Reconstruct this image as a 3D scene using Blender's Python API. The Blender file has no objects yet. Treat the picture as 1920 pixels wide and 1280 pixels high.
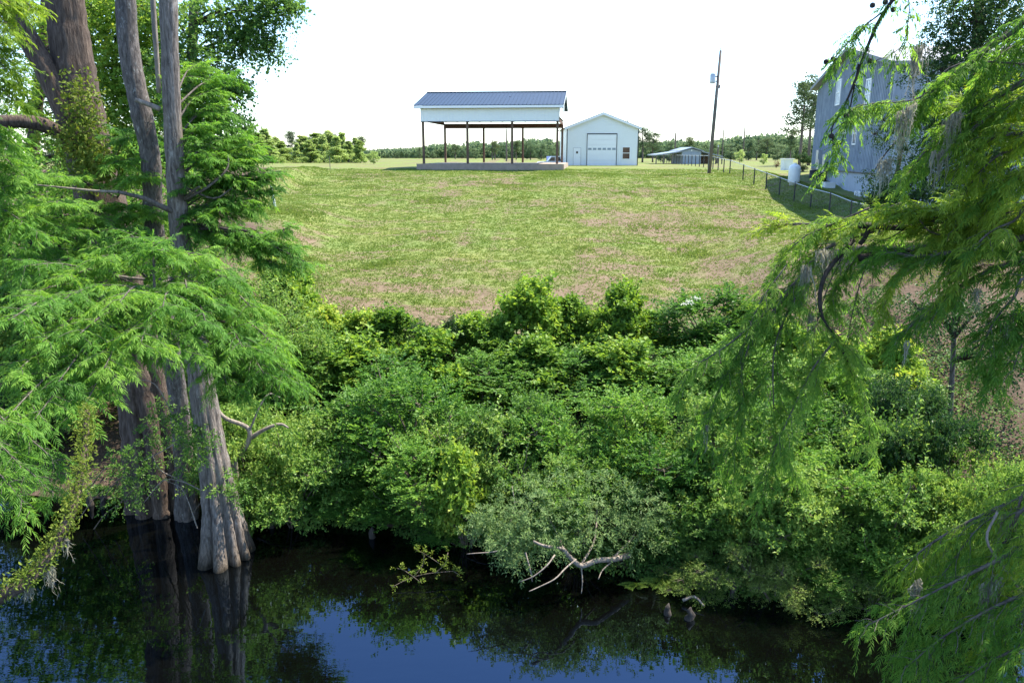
import bpy, math, random
import numpy as np

# ------------------------------------------------------------------ camera, sky, sun, exposure
R = math.radians
C = 7.8                      # camera height above the river (z = 0)
PITCH = R(13.65)
F = 1450.0                   # focal length in pixels of the 1920 px wide photograph
scn = bpy.context.scene
cam_d = bpy.data.cameras.new("camera")
cam = bpy.data.objects.new("camera", cam_d)
scn.collection.objects.link(cam)
cam.location = (0, 0, C)
cam.rotation_euler = (R(90) - PITCH, 0, 0)
cam_d.sensor_width = 36
cam_d.lens = F / 1920 * 36
cam_d.clip_start = 0.1
cam_d.clip_end = 3000
scn.camera = cam

SUN = np.array([0.44, 0.24, 0.86]); SUN /= np.linalg.norm(SUN)
SUN_EL = math.asin(SUN[2])
world = bpy.data.worlds.new("World")
scn.world = world
world.use_nodes = True
wn = world.node_tree
bg = wn.nodes["Background"]
sky = wn.nodes.new("ShaderNodeTexSky")
sky.sky_type = 'NISHITA'
sky.sun_disc = False
sky.sun_elevation = SUN_EL
sky.sun_rotation = math.atan2(SUN[0], SUN[1])
sky.air_density = 1.0
sky.dust_density = 0.5
sky.ozone_density = 5.0
wn.links.new(sky.outputs[0], bg.inputs[0])
bg.inputs[1].default_value = 0.13
sun_d = bpy.data.lights.new("sun", 'SUN')
sun_d.energy = 4.2
sun_d.angle = R(0.55)
sun_d.color = (1.0, 0.93, 0.80)
sun = bpy.data.objects.new("sun", sun_d)
scn.collection.objects.link(sun)
from mathutils import Vector
sun.rotation_euler = Vector(tuple(-SUN)).to_track_quat('-Z', 'Y').to_euler()
scn.view_settings.view_transform = 'Standard'
scn.view_settings.look = 'None'
scn.view_settings.exposure = 1.75
scn.view_settings.gamma = 1.0
scn.cycles.max_bounces = 8
scn.cycles.transparent_max_bounces = 8
scn.cycles.transmission_bounces = 4
scn.cycles.diffuse_bounces = 4
scn.cycles.glossy_bounces = 3

rg = np.random.default_rng(7)
random.seed(7)

# ------------------------------------------------------------------ geometry helpers
fwd = np.array([0, math.cos(PITCH), -math.sin(PITCH)])
upv = np.array([0, math.sin(PITCH), math.cos(PITCH)])
CAM = np.array([0, 0, C])

def ray(px, py):
    return fwd + (px - 960) / F * np.array([1, 0, 0]) + (640 - py) / F * upv

def P(px, py, Y):
    r = ray(px, py)
    return CAM + r * (Y / r[1])

def hit(px, py, p0, n):
    r = ray(px, py)
    t = np.dot(np.asarray(p0) - CAM, n) / np.dot(r, n)
    return CAM + r * t

def nrm(a):
    a = np.asarray(a, float)
    return a / np.maximum(np.linalg.norm(a, axis=-1, keepdims=True), 1e-9)

UP = np.array([0, 0, 1.0])

class Noise2:
    def __init__(s, seed, n=256):
        s.t = np.random.default_rng(seed).random((n, n)); s.n = n
    def val(s, x, y):
        xi = np.floor(x).astype(int); yi = np.floor(y).astype(int)
        fx = x - xi; fy = y - yi
        fx = fx * fx * (3 - 2 * fx); fy = fy * fy * (3 - 2 * fy)
        n = s.n
        a = s.t[xi % n, yi % n]; b = s.t[(xi + 1) % n, yi % n]
        c = s.t[xi % n, (yi + 1) % n]; d = s.t[(xi + 1) % n, (yi + 1) % n]
        return (a * (1 - fx) + b * fx) * (1 - fy) + (c * (1 - fx) + d * fx) * fy
    def fbm(s, x, y, o=4):
        x = np.asarray(x, float); y = np.asarray(y, float)
        v = 0; a = 0.5; tot = 0
        for i in range(o):
            v = v + a * s.val(x * 2**i + 17.3 * i, y * 2**i + 9.1 * i); tot += a; a *= 0.5
        return v / tot
N1, N2, N3 = Noise2(1), Noise2(2), Noise2(3)

def sstep(a, b, x):
    t = np.clip((np.asarray(x, float) - a) / (b - a), 0, 1)
    return t * t * (3 - 2 * t)

def shore(x):
    return np.interp(x, [-60, -14, -9.5, -6.5, -4.2, 0, 3.2, 5.2, 8, 14, 60],
                     [17, 17, 16.6, 16.3, 15.7, 14.3, 13.1, 12.6, 12.2, 11.8, 11.5])

def zt(x, y):
    """height of the ground"""
    x = np.asarray(x, float); y = np.asarray(y, float)
    w = np.clip((30 - y) / 12, 0, 1)
    t = y + (14.3 - shore(x)) * w
    z = np.interp(t, [-100, 4, 10, 13.6, 14.3, 15.2, 18, 21, 24, 27, 30, 36, 42, 50, 60, 68, 75, 79.6, 83, 1000],
                  [-3.2, -3.2, -2.2, -0.45, 0.0, 0.3, 0.62, 1.1, 1.7, 2.25, 2.62, 3.2, 3.75, 4.36, 5.15, 5.78, 6.06, 6.24, 6.34, 6.34])
    # cut clay bank on the left of the lawn, rising yard on the right
    b = sstep(-15.6, -17.6, x + 0.10 * (y - 55)) * sstep(24, 40, y) * sstep(86, 66, y)
    z = z + 0.8 * b
    z = z + 0.9 * sstep(-8.5, -13, x) * sstep(18, 24, y) * sstep(60, 40, y)
    r = sstep(19.8, 22.5, x) * sstep(38, 50, y) * sstep(80, 66, y)
    z = z + 0.55 * r
    z = z + 1.5 * sstep(8, 13, x) * sstep(14, 20, y) * sstep(44, 30, y)
    z = z + (N3.fbm(x * 0.25, y * 0.25, 3) - 0.5) * 0.35 * sstep(14, 20, y) * sstep(90, 60, y)
    z = z - 0.75 * np.exp(-((x - 5.5) / 4.5)**4 - ((y - 107) / 5.5)**4)
    return z

def zt1(x, y):
    return float(zt(np.array([x]), np.array([y]))[0])

col = scn.collection

def link(o, parent=None):
    col.objects.link(o)
    if parent is not None:
        o.parent = parent
    return o

def mesh_np(name, V, Fq, mat, parent=None, smooth=False, tri=None):
    V = np.asarray(V, np.float32).reshape(-1, 3)
    me = bpy.data.meshes.new(name)
    me.vertices.add(len(V)); me.vertices.foreach_set("co", V.ravel())
    Fq = np.asarray(Fq, np.int32).reshape(-1, 4)
    nq = len(Fq)
    idx = Fq.ravel(); starts = np.arange(nq) * 4; tot = np.full(nq, 4)
    if tri is not None and len(tri):
        tri = np.asarray(tri, np.int32).reshape(-1, 3)
        starts = np.concatenate([starts, nq * 4 + np.arange(len(tri)) * 3])
        idx = np.concatenate([idx, tri.ravel()])
        tot = np.concatenate([tot, np.full(len(tri), 3)])
    me.loops.add(len(idx)); me.loops.foreach_set("vertex_index", idx.astype(np.int32))
    me.polygons.add(len(starts))
    me.polygons.foreach_set("loop_start", starts.astype(np.int32))
    me.polygons.foreach_set("loop_total", tot.astype(np.int32))
    me.polygons.foreach_set("use_smooth", np.full(len(starts), bool(smooth)))
    me.update(calc_edges=True)
    me.validate()
    if mat is not None:
        me.materials.append(mat)
    return link(bpy.data.objects.new(name, me), parent)

class MB:
    """collects boxes, prisms and tubes and links them as one mesh"""
    def __init__(s):
        s.v = []; s.q = []; s.t = []; s.n = 0
    def add(s, V, Q=(), T=()):
        V = np.asarray(V, float).reshape(-1, 3)
        s.v.append(V)
        if len(Q): s.q.append(np.asarray(Q, int).reshape(-1, 4) + s.n)
        if len(T): s.t.append(np.asarray(T, int).reshape(-1, 3) + s.n)
        s.n += len(V); return s
    def obox(s, o, ax, ay, az):
        """box from corner o with edge vectors"""
        o, ax, ay, az = [np.asarray(k, float) for k in (o, ax, ay, az)]
        V = [o, o + ax, o + ax + ay, o + ay, o + az, o + ax + az, o + ax + ay + az, o + ay + az]
        return s.add(V, [[0, 3, 2, 1], [4, 5, 6, 7], [0, 1, 5, 4], [1, 2, 6, 5], [2, 3, 7, 6], [3, 0, 4, 7]])
    def box(s, x0, x1, y0, y1, z0, z1):
        return s.obox((x0, y0, z0), (x1 - x0, 0, 0), (0, y1 - y0, 0), (0, 0, z1 - z0))
    def tube(s, pts, rad, n=6, cap=True):
        pts = np.asarray(pts, float)
        rad = np.broadcast_to(np.asarray(rad, float), (len(pts),))
        tan = nrm(np.gradient(pts, axis=0))
        ref = np.array([0.0, 0, 1]) if abs(tan[0][2]) < 0.9 else np.array([1.0, 0, 0])
        a = nrm(np.cross(tan, ref)); 
        for i in range(1, len(a)):
            if np.dot(a[i], a[i - 1]) < 0: a[i] = -a[i]
        b = np.cross(tan, a)
        th = np.arange(n) / n * 2 * np.pi
        ring = (np.cos(th)[None, :, None] * a[:, None, :] + np.sin(th)[None, :, None] * b[:, None, :]) * rad[:, None, None] + pts[:, None, :]
        m = len(pts)
        i = np.arange(m - 1)[:, None] * n; k = np.arange(n)[None, :]; k2 = (k + 1) % n
        Q = np.stack([i + k, i + k2, i + n + k2, i + n + k], -1).reshape(-1, 4)
        V = ring.reshape(-1, 3); T = []
        if cap:
            V = np.concatenate([V, pts[:1], pts[-1:]])
            c0, c1 = m * n, m * n + 1
            kk = np.arange(n)
            T = np.concatenate([np.stack([np.full(n, c0), (kk + 1) % n, kk], -1),
                                np.stack([np.full(n, c1), (m - 1) * n + kk, (m - 1) * n + (kk + 1) % n], -1)])
        return s.add(V, Q, T)
    def cyl(s, p0, p1, r, n=10, r1=None):
        return s.tube([p0, p1], [r, r if r1 is None else r1], n)
    def lathe(s, c, prof, n=16):
        c = np.asarray(c, float)
        return s.tube([c + (0, 0, z) for _, z in prof], [r for r, _ in prof], n)
    def prism(s, poly, d):
        """polygon (list of 3d points) extruded by vector d (fan caps: convex)"""
        poly = np.asarray(poly, float); d = np.asarray(d, float); n = len(poly)
        V = np.concatenate([poly, poly + d])
        k = np.arange(n); k2 = (k + 1) % n
        Q = np.stack([k, k2, n + k2, n + k], -1)
        T = [[0, i + 1, i] for i in range(1, n - 1)] + [[n, n + i, n + i + 1] for i in range(1, n - 1)]
        return s.add(V, Q, T)
    def build(s, name, mat, parent=None, smooth=False, world=True):
        if not s.v: s.add(np.zeros((0, 3)))
        V = np.concatenate(s.v)
        smooth = smooth or name in ('branch', 'dead_branch', 'stem', 'trunk', 'limb', 'broken_limb', 'driftwood', 'conduit', 'coil', 'cone')
        if parent is not None and world:
            V = V - np.array(parent.location)
        Q = np.concatenate(s.q) if s.q else np.zeros((0, 4), int)
        T = np.concatenate(s.t) if s.t else None
        return mesh_np(name, V, Q, mat, parent, smooth, T)

def catmull(pts, n=6):
    pts = np.asarray(pts, float)
    p = np.concatenate([[2 * pts[0] - pts[1]], pts, [2 * pts[-1] - pts[-2]]])
    out = []
    for i in range(1, len(p) - 2):
        for t in np.arange(n) / n:
            a, b, c, d = p[i - 1], p[i], p[i + 1], p[i + 2]
            out.append(0.5 * (2 * b + (c - a) * t + (2 * a - 5 * b + 4 * c - d) * t**2 + (3 * b - a - 3 * c + d) * t**3))
    out.append(pts[-1])
    return np.array(out)

def tag(o, label=None, cat=None, group=None, kind=None):
    if label: o["label"] = label
    if cat: o["category"] = cat
    if group: o["group"] = group
    if kind: o["kind"] = kind
    return o

def thing(name, loc, label, cat, group=None):
    o = bpy.data.objects.new(name, None)
    o.empty_display_size = 0.3
    o.location = tuple(float(v) for v in loc)
    link(o)
    return tag(o, label, cat, group)

# ------------------------------------------------------------------ materials
def new_mat(name):
    m = bpy.data.materials.new(name); m.use_nodes = True
    nt = m.node_tree
    return m, nt, nt.nodes["Principled BSDF"], nt.nodes["Material Output"]

def noise(nt, scale, detail=4, rough=0.55, vec=None, mapscale=None):
    n = nt.nodes.new("ShaderNodeTexNoise"); n.inputs["Scale"].default_value = scale
    n.inputs["Detail"].default_value = detail; n.inputs["Roughness"].default_value = rough
    tc = nt.nodes.new("ShaderNodeTexCoord")
    src = tc.outputs["Object"]
    if mapscale:
        mp = nt.nodes.new("ShaderNodeMapping"); mp.inputs["Scale"].default_value = mapscale
        nt.links.new(src, mp.inputs[0]); src = mp.outputs[0]
    nt.links.new(src, n.inputs["Vector"])
    return n

def ramp(nt, src, stops):
    r = nt.nodes.new("ShaderNodeValToRGB")
    e = r.color_ramp.elements
    while len(e) < len(stops): e.new(0.5)
    for k, (p, c) in enumerate(stops):
        e[k].position = p; e[k].color = (*c, 1)
    nt.links.new(src, r.inputs[0])
    return r

def bump(nt, bs, src, strength, dist):
    b = nt.nodes.new("ShaderNodeBump"); b.inputs["Strength"].default_value = strength
    b.inputs["Distance"].default_value = dist
    nt.links.new(src, b.inputs["Height"]); nt.links.new(b.outputs[0], bs.inputs["Normal"])

def plain(name, c, rough=0.6, var=0.12, scale=3.0, metal=0.0, spec=0.5, bmp=0.0, mapscale=None):
    m, nt, bs, out = new_mat(name)
    n = noise(nt, scale, 5, 0.6, mapscale=mapscale)
    r = ramp(nt, n.outputs["Fac"], [(0.25, tuple(x * (1 - var) for x in c)), (0.75, tuple(min(1, x * (1 + var)) for x in c))])
    nt.links.new(r.outputs[0], bs.inputs["Base Color"])
    bs.inputs["Roughness"].default_value = rough
    bs.inputs["Metallic"].default_value = metal
    bs.inputs["Specular IOR Level"].default_value = spec
    if bmp: bump(nt, bs, n.outputs["Fac"], 0.6, bmp)
    return m

def leafmat(name, stops, transl=0.35, rough=0.45, spec=0.4, tcol=1.25, patch=0.9):
    """leaf: each leaf its own tint, some patches of foliage older or younger"""
    rough = min(.65, rough + .08)
    m, nt, bs, out = new_mat(name)
    g = nt.nodes.new("ShaderNodeNewGeometry")
    n = noise(nt, patch, 2)
    mx = nt.nodes.new("ShaderNodeMath"); mx.operation = 'MULTIPLY_ADD'
    nt.links.new(n.outputs["Fac"], mx.inputs[0]); mx.inputs[1].default_value = 1.1; mx.inputs[2].default_value = -0.3
    oi = nt.nodes.new("ShaderNodeObjectInfo")
    a = nt.nodes.new("ShaderNodeMath"); a.operation = 'MULTIPLY_ADD'
    nt.links.new(g.outputs["Random Per Island"], a.inputs[0]); a.inputs[1].default_value = 0.6
    nt.links.new(mx.outputs[0], a.inputs[2])
    a2 = nt.nodes.new("ShaderNodeMath"); a2.operation = 'MULTIPLY_ADD'
    nt.links.new(oi.outputs["Random"], a2.inputs[0]); a2.inputs[1].default_value = 0.55
    nt.links.new(a.outputs[0], a2.inputs[2])
    a3 = nt.nodes.new("ShaderNodeMath"); a3.operation = 'ADD'; a3.inputs[1].default_value = -0.27
    nt.links.new(a2.outputs[0], a3.inputs[0])
    r = ramp(nt, a3.outputs[0], stops)
    nt.links.new(r.outputs[0], bs.inputs["Base Color"])
    bs.inputs["Roughness"].default_value = rough
    bs.inputs["Specular IOR Level"].default_value = spec * 0.45
    tr = nt.nodes.new("ShaderNodeBsdfTranslucent")
    hs = nt.nodes.new("ShaderNodeHueSaturation"); hs.inputs["Value"].default_value = tcol; hs.inputs["Hue"].default_value = 0.488
    hs.inputs["Saturation"].default_value = 1.08
    nt.links.new(r.outputs[0], hs.inputs["Color"]); nt.links.new(hs.outputs[0], tr.inputs[0])
    ms = nt.nodes.new("ShaderNodeMixShader"); ms.inputs[0].default_value = transl
    nt.links.new(bs.outputs[0], ms.inputs[1]); nt.links.new(tr.outputs[0], ms.inputs[2])
    nt.links.new(ms.outputs[0], out.inputs["Surface"])
    return m

def barkmat(name, dark, light, scale=6.0, stretch=0.12, bmp=0.03, lichen=None, rough=0.85, stain=False):
    m, nt, bs, out = new_mat(name)
    n = noise(nt, scale, 8, 0.65, mapscale=(1, 1, stretch))
    n2 = noise(nt, 1.3, 4)
    r = ramp(nt, n.outputs["Fac"], [(0.32, dark), (0.52, tuple((a + b) / 2 for a, b in zip(dark, light))), (0.68, light)])
    c = r.outputs[0]
    if lichen:
        n3 = noise(nt, 11.0, 8, 0.8, mapscale=(1, 1, 0.45))
        r3 = ramp(nt, n3.outputs["Fac"], [(0.56, (0, 0, 0)), (0.66, (0.8, 0.8, 0.8))])
        mx = nt.nodes.new("ShaderNodeMixRGB"); mx.inputs[2].default_value = (*lichen, 1)
        nt.links.new(r3.outputs[0], mx.inputs[0]); nt.links.new(c, mx.inputs[1]); c = mx.outputs[0]
    hv = nt.nodes.new("ShaderNodeMixRGB"); hv.blend_type = 'MULTIPLY'; hv.inputs[0].default_value = 0.6
    r2 = ramp(nt, n2.outputs["Fac"], [(0.3, (0.6, 0.6, 0.62)), (0.7, (1.2, 1.15, 1.1))])
    nt.links.new(c, hv.inputs[1]); nt.links.new(r2.outputs[0], hv.inputs[2])
    cc = hv.outputs[0]
    if stain:
        tc = nt.nodes.new("ShaderNodeTexCoord"); sx = nt.nodes.new("ShaderNodeSeparateXYZ"); nt.links.new(tc.outputs["Object"], sx.inputs[0])
        az = nt.nodes.new("ShaderNodeMath"); az.operation = 'MULTIPLY_ADD'; az.inputs[1].default_value = 0.5
        nt.links.new(n2.outputs["Fac"], az.inputs[0]); nt.links.new(sx.outputs["Z"], az.inputs[2])
        rs = ramp(nt, az.outputs[0], [(0.30, (0.20, 0.19, 0.15)), (0.42, (0.55, 0.52, 0.46)), (0.95, (1, 1, 1))])
        ml = nt.nodes.new("ShaderNodeMixRGB"); ml.blend_type = 'MULTIPLY'; ml.inputs[0].default_value = 1
        nt.links.new(cc, ml.inputs[1]); nt.links.new(rs.outputs[0], ml.inputs[2]); cc = ml.outputs[0]
    nt.links.new(cc, bs.inputs["Base Color"])
    bs.inputs["Roughness"].default_value = rough
    bs.inputs["Specular IOR Level"].default_value = 0.2
    bump(nt, bs, n.outputs["Fac"], 0.9, bmp)
    return m

M = {}
M['cyp'] = leafmat("cypress_leaf", [(0.0, (0.053, 0.141, 0.025)), (0.5, (0.106, 0.250, 0.038)), (1.0, (0.203, 0.358, 0.056))], 0.52, 0.5, 0.35, 1.35, 0.8)
M['cypr'] = leafmat("cypress_leaf_shade_lifted", [(0.0, (0.060, 0.145, 0.024)), (0.5, (0.105, 0.225, 0.036)), (1.0, (0.19, 0.31, 0.055))], 0.6, 0.55, 0.25, 1.4, 0.8)  # cypress leaf copy with light painted in for the self-shaded right limbs
M['cypy'] = leafmat("cypress_leaf_sunlit_tint", [(0.0, (0.082, 0.167, 0.020)), (0.5, (0.146, 0.254, 0.031)), (1.0, (0.277, 0.363, 0.050))], 0.55, 0.5, 0.35, 1.4, 0.8)  # yellower cypress leaf copy, sunlight painted into the colour of lit sprays
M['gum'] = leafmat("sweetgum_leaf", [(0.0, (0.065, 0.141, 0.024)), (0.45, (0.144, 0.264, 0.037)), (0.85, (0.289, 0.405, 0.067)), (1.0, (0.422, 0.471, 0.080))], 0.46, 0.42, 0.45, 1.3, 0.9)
M['gum2'] = leafmat("gum_leaf_painted_shade", [(0.0, (0.039, 0.102, 0.028)), (0.5, (0.078, 0.168, 0.039)), (1.0, (0.156, 0.264, 0.055))], 0.50, 0.5, 0.4, 1.35, 0.6)  # darker copy of the sweetgum leaf, shade painted into its greens
M['privet'] = leafmat("privet_leaf", [(0.0, (0.050, 0.125, 0.022)), (0.5, (0.132, 0.250, 0.047)), (1.0, (0.301, 0.416, 0.095))], 0.42, 0.38, 0.5, 1.25, 0.9)
M['elm'] = leafmat("elm_leaf", [(0.0, (0.043, 0.121, 0.023)), (0.5, (0.107, 0.234, 0.038)), (1.0, (0.233, 0.382, 0.070))], 0.44, 0.4, 0.45, 1.3, 0.9)
M['willow'] = leafmat("grey_green_leaf", [(0.0, (0.085, 0.155, 0.050)), (0.5, (0.150, 0.245, 0.082)), (1.0, (0.25, 0.345, 0.135))], 0.45, 0.4, 0.5, 1.2, 1.2)
M['pale'] = leafmat("pale_weed_leaf", [(0.0, (0.075, 0.135, 0.026)), (0.5, (0.15, 0.225, 0.045)), (1.0, (0.26, 0.32, 0.085))], 0.36, 0.5, 0.35, 1.25, 1.4)
M['oak'] = leafmat("oak_leaf", [(0.0, (0.019, 0.054, 0.016)), (0.5, (0.043, 0.099, 0.025)), (1.0, (0.093, 0.171, 0.038))], 0.36, 0.36, 0.5, 1.3, 0.6)
M['ivy'] = leafmat("ground_ivy_leaf", [(0.0, (0.028, 0.073, 0.016)), (0.5, (0.065, 0.139, 0.027)), (1.0, (0.139, 0.224, 0.045))], 0.3, 0.45, 0.4, 1.25, 0.5)
M['fern'] = leafmat("fern_leaf", [(0.0, (0.06, 0.11, 0.016)), (0.5, (0.11, 0.17, 0.022)), (1.0, (0.19, 0.24, 0.04))], 0.36, 0.5, 0.35, 1.3, 2.0)
M['farp'] = leafmat("far_leaf_haze_paled", [(0.0, (0.19, 0.275, 0.085)), (0.5, (0.28, 0.38, 0.125)), (1.0, (0.37, 0.45, 0.19))], 0.65, 0.6, 0.3, 1.3, 0.12)  # pale leaf colour stands in for haze over the far trees
M['fard'] = leafmat("far_oak_leaf", [(0.0, (0.065, 0.115, 0.062)), (0.5, (0.115, 0.175, 0.088)), (1.0, (0.18, 0.24, 0.12))], 0.45, 0.6, 0.3, 1.3, 0.1)
M['farn'] = leafmat("pine_needle", [(0.0, (0.046, 0.079, 0.038)), (0.5, (0.078, 0.121, 0.052)), (1.0, (0.132, 0.172, 0.067))], 0.3, 0.6, 0.3, 1.3, 0.1)
M['red'] = leafmat("copper_leaf", [(0.0, (0.06, 0.02, 0.016)), (0.5, (0.11, 0.035, 0.025)), (1.0, (0.16, 0.06, 0.035))], 0.3, 0.5)
M['flower'] = plain("elder_flower", (0.75, 0.74, 0.62), 0.7)
M['moss'] = leafmat("hanging_moss", [(0.0, (0.16, 0.155, 0.115)), (0.5, (0.27, 0.26, 0.195)), (1.0, (0.38, 0.365, 0.28))], 0.45, 0.9, 0.1, 1.0, 2.0)
M['grassblade'] = leafmat("grass_blade", [(0.0, (0.085, 0.152, 0.028)), (0.5, (0.138, 0.212, 0.040)), (1.0, (0.21, 0.262, 0.070))], 0.38, 0.6, 0.25, 1.2, 0.35)
M['bark_c'] = barkmat("cypress_bark", (0.060, 0.047, 0.041), (0.32, 0.275, 0.24), 26.0, 0.16, 0.05, lichen=(0.38, 0.35, 0.33), stain=True)
M['bark_g'] = barkmat("grey_bark", (0.045, 0.038, 0.035), (0.22, 0.19, 0.175), 24.0, 0.25, 0.04, lichen=(0.42, 0.42, 0.40))
M['bark_b'] = barkmat("brown_bark", (0.040, 0.026, 0.020), (0.165, 0.125, 0.10), 22.0, 0.16, 0.05)
M['twig'] = barkmat("twig_bark", (0.05, 0.042, 0.036), (0.17, 0.15, 0.13), 20.0, 0.4, 0.004)
M['twigd'] = barkmat("dark_limb_bark", (0.018, 0.014, 0.012), (0.06, 0.05, 0.045), 20.0, 0.4, 0.004)
M['dead'] = barkmat("dead_wood", (0.13, 0.105, 0.085), (0.33, 0.285, 0.24), 18.0, 0.3, 0.006)
M['stem'] = barkmat("shrub_stem", (0.07, 0.055, 0.04), (0.22, 0.18, 0.14), 20.0, 0.4, 0.004)
M['knee'] = barkmat('knee_bark', (0.022, 0.019, 0.017), (0.085, 0.072, 0.062), 14.0, 0.2, 0.03)
M['fartrunk'] = barkmat("far_trunk", (0.09, 0.07, 0.06), (0.22, 0.18, 0.16), 2.0, 0.2, 0.02)

# ------------------------------------------------------------------ leaves
class Leaves:
    def __init__(s): s.V = []; s.Q = []; s.n = 0
    def add_rhomb(s, p, d, n, L, W, fold=0.18, curl=0.12):
        p = np.asarray(p); d = nrm(d); n = nrm(n - d * (n * d).sum(-1, keepdims=True)); sd = np.cross(d, n)
        L = np.broadcast_to(L, (len(p),))[:, None]; W = np.broadcast_to(W, (len(p),))[:, None]
        b = p; t = p + d * L - n * L * curl
        l = p + d * L * 0.45 + sd * W * 0.5 + n * W * fold
        r = p + d * L * 0.45 - sd * W * 0.5 + n * W * fold
        V = np.stack([b, r, t, l], 1).reshape(-1, 3)
        Q = np.arange(len(p) * 4).reshape(-1, 4) + s.n
        s.V.append(V); s.Q.append(Q); s.n += len(V)
    def add_strip(s, p, d, n, L, W, droop=0.25):
        """narrow two piece blade, drooping toward the tip"""
        p = np.asarray(p); d = nrm(d); n = nrm(n - d * (n * d).sum(-1, keepdims=True)); sd = np.cross(d, n)
        L = np.broadcast_to(L, (len(p),))[:, None]; W = np.broadcast_to(W, (len(p),))[:, None]
        g = np.array([0, 0, -1.0])
        m = p + d * L * 0.5 + g * L * droop * 0.25
        t = p + d * L * (1 - 0.3 * droop) + g * L * droop
        V = np.stack([p - sd * W * 0.22, p + sd * W * 0.22, m + sd * W * 0.5, m - sd * W * 0.5, t + sd * W * 0.12, t - sd * W * 0.12], 1).reshape(-1, 3)
        k = np.arange(len(p))[:, None] * 6
        Q = np.concatenate([k + [[0, 1, 2, 3]], k + [[3, 2, 4, 5]]], 1).reshape(-1, 4) + s.n
        s.V.append(V); s.Q.append(Q); s.n += len(V)
    def build(s, name, mat, parent=None, world=False):
        V = np.concatenate(s.V)
        if world and parent is not None: V = V - np.array(parent.location)
        return mesh_np(name, V, np.concatenate(s.Q), mat, parent)

def rvec(n): 
    return nrm(rg.normal(size=(n, 3)))

def shoots(Lf, base, d, ln, k, leaf, width, droop=0.15, spread=0.95, upb=0.9, flat=False, jit=0.3):
    """k leaves along each of the shoots"""
    S = len(base)
    t = np.linspace(0.12, 1.0, k)[None, :, None]
    ln = np.broadcast_to(ln, (S,))[:, None, None]
    d = nrm(d)
    pos = base[:, None, :] + d[:, None, :] * ln * t - UP * (ln * droop) * t**2
    a = nrm(np.cross(d, UP + rg.normal(size=(S, 3)) * 0.12)); b = np.cross(a, d)
    if flat:
        sg = np.where(np.arange(k) % 2 == 0, 1.0, -1.0)[None, :, None]
        perp = a[:, None, :] * sg + rg.normal(size=(S, k, 3)) * 0.15
    else:
        th = (np.arange(k) * 2.4)[None, :] + rg.random((S, 1)) * 6.28
        perp = a[:, None, :] * np.cos(th)[..., None] + b[:, None, :] * np.sin(th)[..., None]
    ld = nrm(d[:, None, :] * (0.35 + 0.5 * t) + perp * spread + rg.normal(size=(S, k, 3)) * jit * 0.5 - UP * 0.12)
    nn = nrm(UP * upb + rg.normal(size=(S, k, 3)) * (jit + 0.15) + perp * 0.25)
    sc = rg.uniform(0.5, 1.3, (S, k)) * rg.uniform(.75, 1.25, (S, 1)) * (1 - 0.25 * t[..., 0])
    Lf.add_rhomb(pos.reshape(-1, 3), ld.reshape(-1, 3), nn.reshape(-1, 3), (leaf * sc).ravel(), (width * sc).ravel())

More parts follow.
